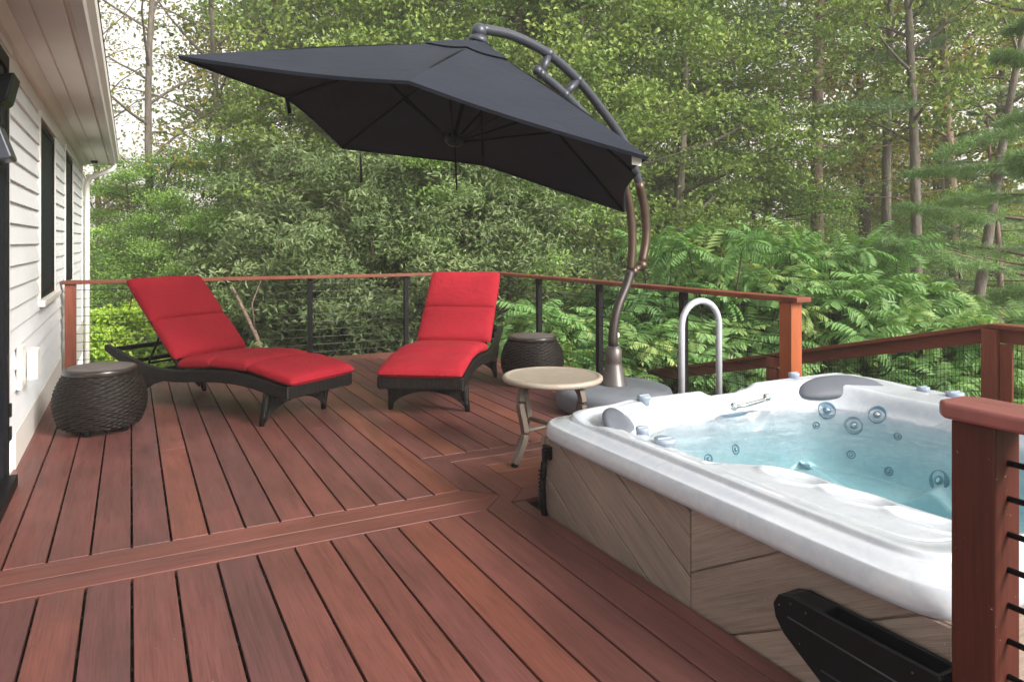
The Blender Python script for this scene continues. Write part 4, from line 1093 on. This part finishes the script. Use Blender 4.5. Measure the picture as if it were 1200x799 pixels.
def make_sumac(name, seed, H, Rc, nros, lm, L=.5, zlo=.25):
    rs = np.random.RandomState(seed); root = empty(name, (0, 0, 0)); mb = MB(); T_ = [rosette(rs, 10+(_ % 3), L*(.85+.08*_)) for _ in range(5)]; VV = []; RN = []
    for i in range(nros):
        a = i*2.399; r = Rc*math.sqrt((i+.5)/nros); h = H*(zlo+(1-zlo)*(1-(r/Rc)**2*.62)*(.72+.28*rs.random() if i % 3 else .35+.3*rs.random()))
        e = np.array([r*math.cos(a), r*math.sin(a), h]); b = np.array([r*.25*math.cos(a), r*.25*math.sin(a), -.1]); m1 = b+(e-b)*.5+np.array([0, 0, -.12])+rs.normal(size=3)*.12
        mb.tube([tuple(b), tuple(m1), tuple(e)], [.022, .015, .008], 5, cap=False)
        t = T_[i % 5]; q = rs.random()*6.28; s = .75+.5*rs.random(); c_, s_ = math.cos(q), math.sin(q)
        R3 = np.array([[c_, -s_, 0], [s_, c_, 0], [0, 0, 1]]); tilt = rs.normal()*.42; ct, st_ = math.cos(tilt), math.sin(tilt)
        R4 = np.array([[1, 0, 0], [0, ct, -st_], [0, st_, ct]])
        VV.append(t @ (R3 @ R4).T*s+e); k = len(t)//4; base = rs.random()*.68; RN.append(np.clip(base+rs.random(k)*.30+(.4 if rs.random() < .05 else 0), 0, 1))
    V = np.concatenate(VV); mb.build('stems', M_['twig'], root)
    surf('foliage', lm, root, V, quadF(len(V)//4), smooth=False, rnd=np.concatenate(RN)); return root

cC, cS = math.cos(YAW), math.sin(YAW)
def spot(px, d):                        # ground position seen in column px at depth d
    r = (px-600)/847*d; x, y = r*cC+d*cS, d*cC-r*cS
    return (x, y, gz(x, y))
PROTO = {}
def plant(kind, px, d, label, cat, group, name, sc=1.0, rz=None, dz=0):
    first, fn = PROTO[kind]
    if first is None: o = fn(name); PROTO[kind] = (o, fn)
    else: o = copy_tree(first)
    o.name = name; x, y, z_ = spot(px, d); o.location = (x, y, z_+dz); o.rotation_euler = (0, 0, random.random()*6.28 if rz is None else rz)
    o.scale = (sc, sc, sc); tag(o, label, cat, group); return o
PROTO['maple'] = (None, lambda n: make_tree(n, 1, 9.5, 2.9, .6, 36, 8, 62, (.088, .064), L_['maple'], M_['bark'], flat=.34, spread=.27, r0=.13))
PROTO['maple2'] = (None, lambda n: make_tree(n, 2, 8.5, 2.6, .4, 36, 8, 62, (.082, .060), L_['maple'], M_['bark'], spread=.25, r0=.11, up_=.5, flat=.35))
PROTO['dark'] = (None, lambda n: make_tree(n, 3, 7.5, 2.8, .3, 32, 8, 52, (.085, .062), L_['dark'], M_['twig'], spread=.27, r0=.10, flat=.35, up_=.15))
PROTO['olive'] = (None, lambda n: make_tree(n, 4, 4.2, 2.0, .2, 32, 6, 34, (.105, .040), L_['olive'], M_['twig'], flat=.7, spread=.125, r0=.06, up_=.45, wob=.1))
PROTO['olive2'] = (None, lambda n: make_tree(n, 14, 3.4, 1.8, .1, 28, 6, 32, (.105, .040), L_['olive'], M_['twig'], flat=.7, spread=.11, r0=.06, up_=.6, wob=.1))
PROTO['thin'] = (None, lambda n: make_tree(n, 5, 13, 3.4, 2.9, 26, 5, 13, (.095, .062), L_['yellow'], M_['bark'], spread=.34, r0=.10, up_=.9, wob=.5, shape='top'))
PROTO['thin2'] = (None, lambda n: make_tree(n, 6, 14, 2.8, 4.5, 22, 5, 22, (.12, .085), L_['maple'], M_['bark'], spread=.34, r0=.115, up_=.6, wob=.35, shape='top'))
PROTO['far'] = (None, lambda n: make_tree(n, 7, 12, 3.6, .6, 36, 8, 56, (.135, .098), L_['maple'], M_['bark'], spread=.42, r0=.18))
PROTO['far2'] = (None, lambda n: make_tree(n, 17, 13, 3.2, 3.0, 26, 6, 34, (.135, .095), L_['yellow'], M_['bark'], spread=.42, r0=.18))
PROTO['pine'] = (None, lambda n: make_needle_tree(n, 8, 14, 3.4, 4.6, 34, L_['pine'], M_['pbark'], r0=.135, dead=22, tufts=20, per=16, nl_=.12))
PROTO['hemlock'] = (None, lambda n: make_needle_tree(n, 18, 9, 2.6, 1.6, 38, L_['pine'], M_['pbark'], r0=.13, dead=10, tufts=20, per=18, nl_=.10, soft=True))
PROTO['softpine'] = (None, lambda n: make_needle_tree(n, 9, 7.0, 2.7, 1.2, 36, L_['softpine'], M_['pbark'], r0=.12, dead=12, soft=True, tufts=26, per=26, nl_=.10))
PROTO['sumac'] = (None, lambda n: make_sumac(n, 10, 2.9, 1.35, 30, L_['sumac']))
PROTO['sumac2'] = (None, lambda n: make_sumac(n, 11, 2.3, 1.25, 27, L_['sumac'], L=.44))
PROTO['low'] = (None, lambda n: make_sumac(n, 12, 1.3, 1.1, 26, L_['sumac'], L=.42, zlo=.1))
PROTO['lime'] = (None, lambda n: make_tree(n, 13, 1.6, .85, .1, 24, 6, 24, (.07, .05), L_['lime'], M_['twig'], spread=.10, r0=.03, up_=.5, wob=.05))
GT = 'trees of the wood behind the deck'; GS = 'silvery shrubs beyond the railing'; GU = 'sumac shrubs beyond the deck'
for a in [
 # kind, px, depth, label, scale
 ('thin', 186, 15.0, 'slender forked tree with sparse yellowing leaves against the white sky, between eave and umbrella tip', 1.0),
 ('thin', 118, 23.0, 'sparse pale tree against the sky right beside the house eave', 1.05),
 ('thin', 262, 17.5, 'sparse yellow leaved tree behind the umbrella tip', 1.1),
 ('far', 150, 27.0, 'hazy green tree low on the horizon beside the house corner', .42),
 ('dark', 205, 13.5, 'bright green understory tree behind the back of the left chaise', .50),
 ('dark', 262, 15.0, 'green understory tree just left of the silvery shrubs', .66),
 ('dark', 150, 14.5, 'green understory tree low beside the house corner', .6),
 ('maple2', 345, 15.5, 'leafy green tree under the left half of the umbrella', .78),
 ('far2', 372, 21.0, 'tall green tree rising above the left part of the umbrella', 1.05),
 ('far2', 300, 24.0, 'tall yellow green tree above the umbrella tip', 1.0),
 ('far', 440, 20.0, 'tall dense tree above the middle of the umbrella canopy', 1.1),
 ('maple', 470, 15.0, 'dense green tree directly behind the umbrella hub', 1.0),
 ('thin2', 400, 18.0, 'tall tree with visible upper trunk behind the umbrella', 1.0),
 ('far', 545, 21.0, 'tall dense tree behind the umbrella peak', 1.15),
 ('maple', 600, 14.5, 'dense maple behind the right half of the umbrella', 1.05),
 ('dark', 560, 12.5, 'dark low branched tree behind the right chaise', .72),
 ('maple2', 690, 13.8, 'maple with layered branches right behind the umbrella arm', 1.05),
 ('maple', 790, 15.0, 'light green maple just right of the umbrella pole', 1.12),
 ('far', 720, 22.0, 'tall tree rising over the curved umbrella arm', 1.15),
 ('maple2', 848, 17.5, 'full green tree left of the straight pine trunk', .80),
 ('far2', 830, 24.0, 'tall loose yellow green tree against the sky above the sumacs', 1.15),
 ('dark', 885, 17.0, 'dark green tree low between light maple and straight pine', .78),
 ('pine', 966, 16.5, 'straight reddish pine trunk with bare side branches, above the orange end post', 1.15),
 ('pine', 905, 24.0, 'distant pine half hidden left of the straight reddish pine', 1.15),
 ('pine', 1112, 18.0, 'thick reddish pine second from the right edge', 1.15),
 ('thin2', 1042, 17.5, 'slim grey trunked tree left of the pale tall trunk', 1.15),
 ('thin2', 1072, 14.5, 'pale tall tree with long bare trunk over the stair railing', 1.05),
 ('far2', 1012, 21.5, 'loose leafy tree high between the straight pine and the pale tall trunk', 1.1),
 ('far2', 1098, 21.0, 'loose leafy tree high behind the pale tall trunk', 1.15),
 ('far2', 1170, 20.0, 'loose leafy tree high near the right edge', 1.1),
 ('far', 1005, 27.0, 'distant leafy tree between the straight pine and the pale trunks', .56),
 ('far', 1090, 26.0, 'distant leafy tree behind the thick reddish pine', .56),
 ('dark', 1070, 19.0, 'dark understory tree under the pale trunks', .50),
 ('dark', 1130, 16.5, 'dark understory tree behind the leaning trunk', .55),
 ('hemlock', 1165, 14.5, 'dark conifer behind the soft blue green boughs', .62),
 ('softpine', 1262, 9.2, 'soft blue green conifer boughs reaching in from the right edge', .95)]:
    c3 = 'conifer' if a[0] in ('pine', 'hemlock', 'softpine') else 'tree'
    nm = {'thin': 'slender_tree', 'thin2': 'tall_tree', 'far': 'forest_tree', 'far2': 'forest_tree', 'dark': 'understory_tree', 'maple': 'maple_tree', 'maple2': 'maple_tree', 'pine': 'pine_tree', 'hemlock': 'hemlock_tree', 'softpine': 'soft_pine_tree'}[a[0]]
    plant(a[0], a[1], a[2], a[3], c3, GT, nm, a[4])
lt_ = make_tree('leaning_tree', 31, 11, 2.4, 4.5, 14, 4, 14, (.12, .085), L_['maple'], M_['bark'], spread=.3, r0=.12, lean=(.20, -.06), up_=.5, shape='top')
lt_.location = spot(1128, 14.0); tag(lt_, 'tree with grey trunk leaning to the right near the right edge', 'tree', GT)
for a in [
 ('olive2', 330, 10.8, 'silvery shrub behind the seat of the left chaise, left of the first black post', .95),
 ('olive', 395, 11.8, 'tall silvery shrub at the black post between the chaises', 1.05),
 ('olive2', 440, 10.4, 'silvery shrub close to the rail between the two chaises', .95),
 ('olive', 500, 12.2, 'tall silvery shrub under the middle of the umbrella', 1.05),
 ('olive2', 548, 10.9, 'silvery shrub behind the backrest of the right chaise', .95),
 ('olive', 345, 14.0, 'silvery shrub farther back under the left half of the umbrella', 1.1),
 ('olive', 600, 12.0, 'silvery shrub left of the umbrella pole', .92)]:
    plant(a[0], a[1], a[2], a[3], 'shrub', GS, 'silvery_shrub', a[4])
for a in [
 ('sumac', 795, 9.7, 'tall sumac just right of the umbrella pole', 1.02),
 ('sumac', 850, 9.1, 'tall sumac above the grey handrail', 1.00),
 ('sumac', 905, 9.7, 'tall sumac behind the orange end post', 1.02),
 ('sumac', 960, 9.2, 'tall sumac just right of the orange end post', 0.98),
 ('sumac', 1015, 9.6, 'tall sumac over the middle of the stair railing', 0.99),
 ('sumac2', 1060, 8.6, 'sumac with a few yellow leaflets over the stair railing', 1.07),
 ('sumac2', 1115, 8.9, 'sumac behind the square corner post of the stair railing', 1.02),
 ('sumac2', 1165, 8.4, 'rightmost sumac beside the soft conifer boughs', 0.88),
 ('sumac2', 990, 8.5, 'low sumac close behind the stair railing near the orange post', 1.00),
 ('sumac2', 1075, 8.2, 'low sumac close behind the wire mesh', 0.95),
 ('sumac2', 620, 8.6, 'sumac behind the far woven drum', 0.93),
 ('sumac2', 672, 8.3, 'sumac between the two black posts left of the umbrella pole', 0.93),
 ('sumac2', 745, 8.1, 'sumac right behind the umbrella pole base', 0.86),
 ('sumac2', 830, 8.8, 'low sumac seen through the grey handrail', 0.88),
 ('sumac2', 885, 8.5, 'low sumac behind the cables left of the orange post', 0.88),
 ('low', 560, 8.4, 'low fern like plant behind the right chaise', 0.93),
 ('low', 1130, 7.2, 'low fern like plant behind the mesh by the corner post', 0.95),
 ('low', 1190, 7.0, 'low fern like plant behind the mesh at the right edge', 0.95),
 ('low', 790, 8.0, 'low fern like plant below the rail, left of the grey handrail', 0.90)]:
    plant(a[0], a[1], a[2], a[3], 'shrub', GU, 'sumac_shrub' if a[0] != 'low' else 'fern_plant', a[4])
plant('lime', 128, 12.2, 'small bright lime green shrub beside the house corner', 'shrub', None, 'lime_shrub', 1.1)
# bare dead branch rising in front of the silvery shrubs
x, y, z_ = spot(300, 9.6)
db_ = empty('dead_branch', (x, y, z_), 0, 'bare tan branch leaning among the silvery shrubs behind the left chaise', 'branch')
q = MB(); q.tube([(.5, 0, 0), (.30, .05, .8), (.0, .1, 1.7), (-.30, .1, 2.35)], [.04, .035, .03, .018], 7); q.tube([(.0, .1, 1.7), (-.05, 0, 2.1), (.1, 0, 2.5)], [.015, .01, .005], 5); q.build('limb', M_['pbark'], db_)

# undergrowth and the far wood: nobody could count these
def scatter(name, n, fn, leaf, lm, seed, label, spread, per):
    rs = np.random.RandomState(seed); C = np.array([fn(rs) for _ in range(n)]); C = np.repeat(C, per, 0)+rs.normal(size=(n*per, 3))*np.array(spread)
    V = leaf_quads(rs, C, leaf[0], leaf[1], .4); rnd = np.clip(np.repeat(rs.random(n)*.5, per)+rs.random(n*per)*.45, 0, 1)
    o = surf(name, lm, None, V, quadF(len(C)), smooth=False, rnd=rnd); tag(o, label, 'plants', kind='stuff'); return o
def f_under(rs):
    px = -50+1400*rs.random(); d = 8.6+14*rs.random()**1.3; x, y, z_ = spot(px, d); return (x, y, z_+.1+.55*rs.random()*(d/12))
scatter('undergrowth', 2600, f_under, (.10, .06), L_['dark'], 40, 'leafy undergrowth covering the ground below the railing', (.22, .22, .12), 26)
def f_far(rs):
    px = -150+1550*rs.random(); d = 30+16*rs.random(); x, y, z_ = spot(px, d)
    top = 4.2+2.0*math.sin(px*.021)+1.2*math.sin(px*.053+1)+(4.5 if 380 < px < 800 else 0)
    if px < 230: top = 2.4
    if px > 900: top = min(top, 5.0)
    return (x, y, z_+top*rs.random())
scatter('far_wood', 5200, f_far, (.30, .21), L_['maple'], 41, 'far wood closing the view between the trunks', (.6, .6, .4), 14)

# ------------------------------------------------------------ evening air between the trees
def haze():
    m = bpy.data.materials.new('haze'); m.use_nodes = True; t = m.node_tree; t.nodes.clear()
    out = N(t, 'ShaderNodeOutputMaterial'); v = N(t, 'ShaderNodeVolumePrincipled')
    v.inputs['Color'].default_value = (.97, .95, .90, 1); v.inputs['Density'].default_value = .0030; v.inputs['Anisotropy'].default_value = 0
    t.links.new(v.outputs[0], out.inputs['Volume'])
    mb = MB(); mb.box(-950, 950, -450, 950, GZ-1.6, 19)
    o = mb.build('haze', m); tag(o, 'thin pale air between the far trees', 'haze', kind='stuff')
haze()
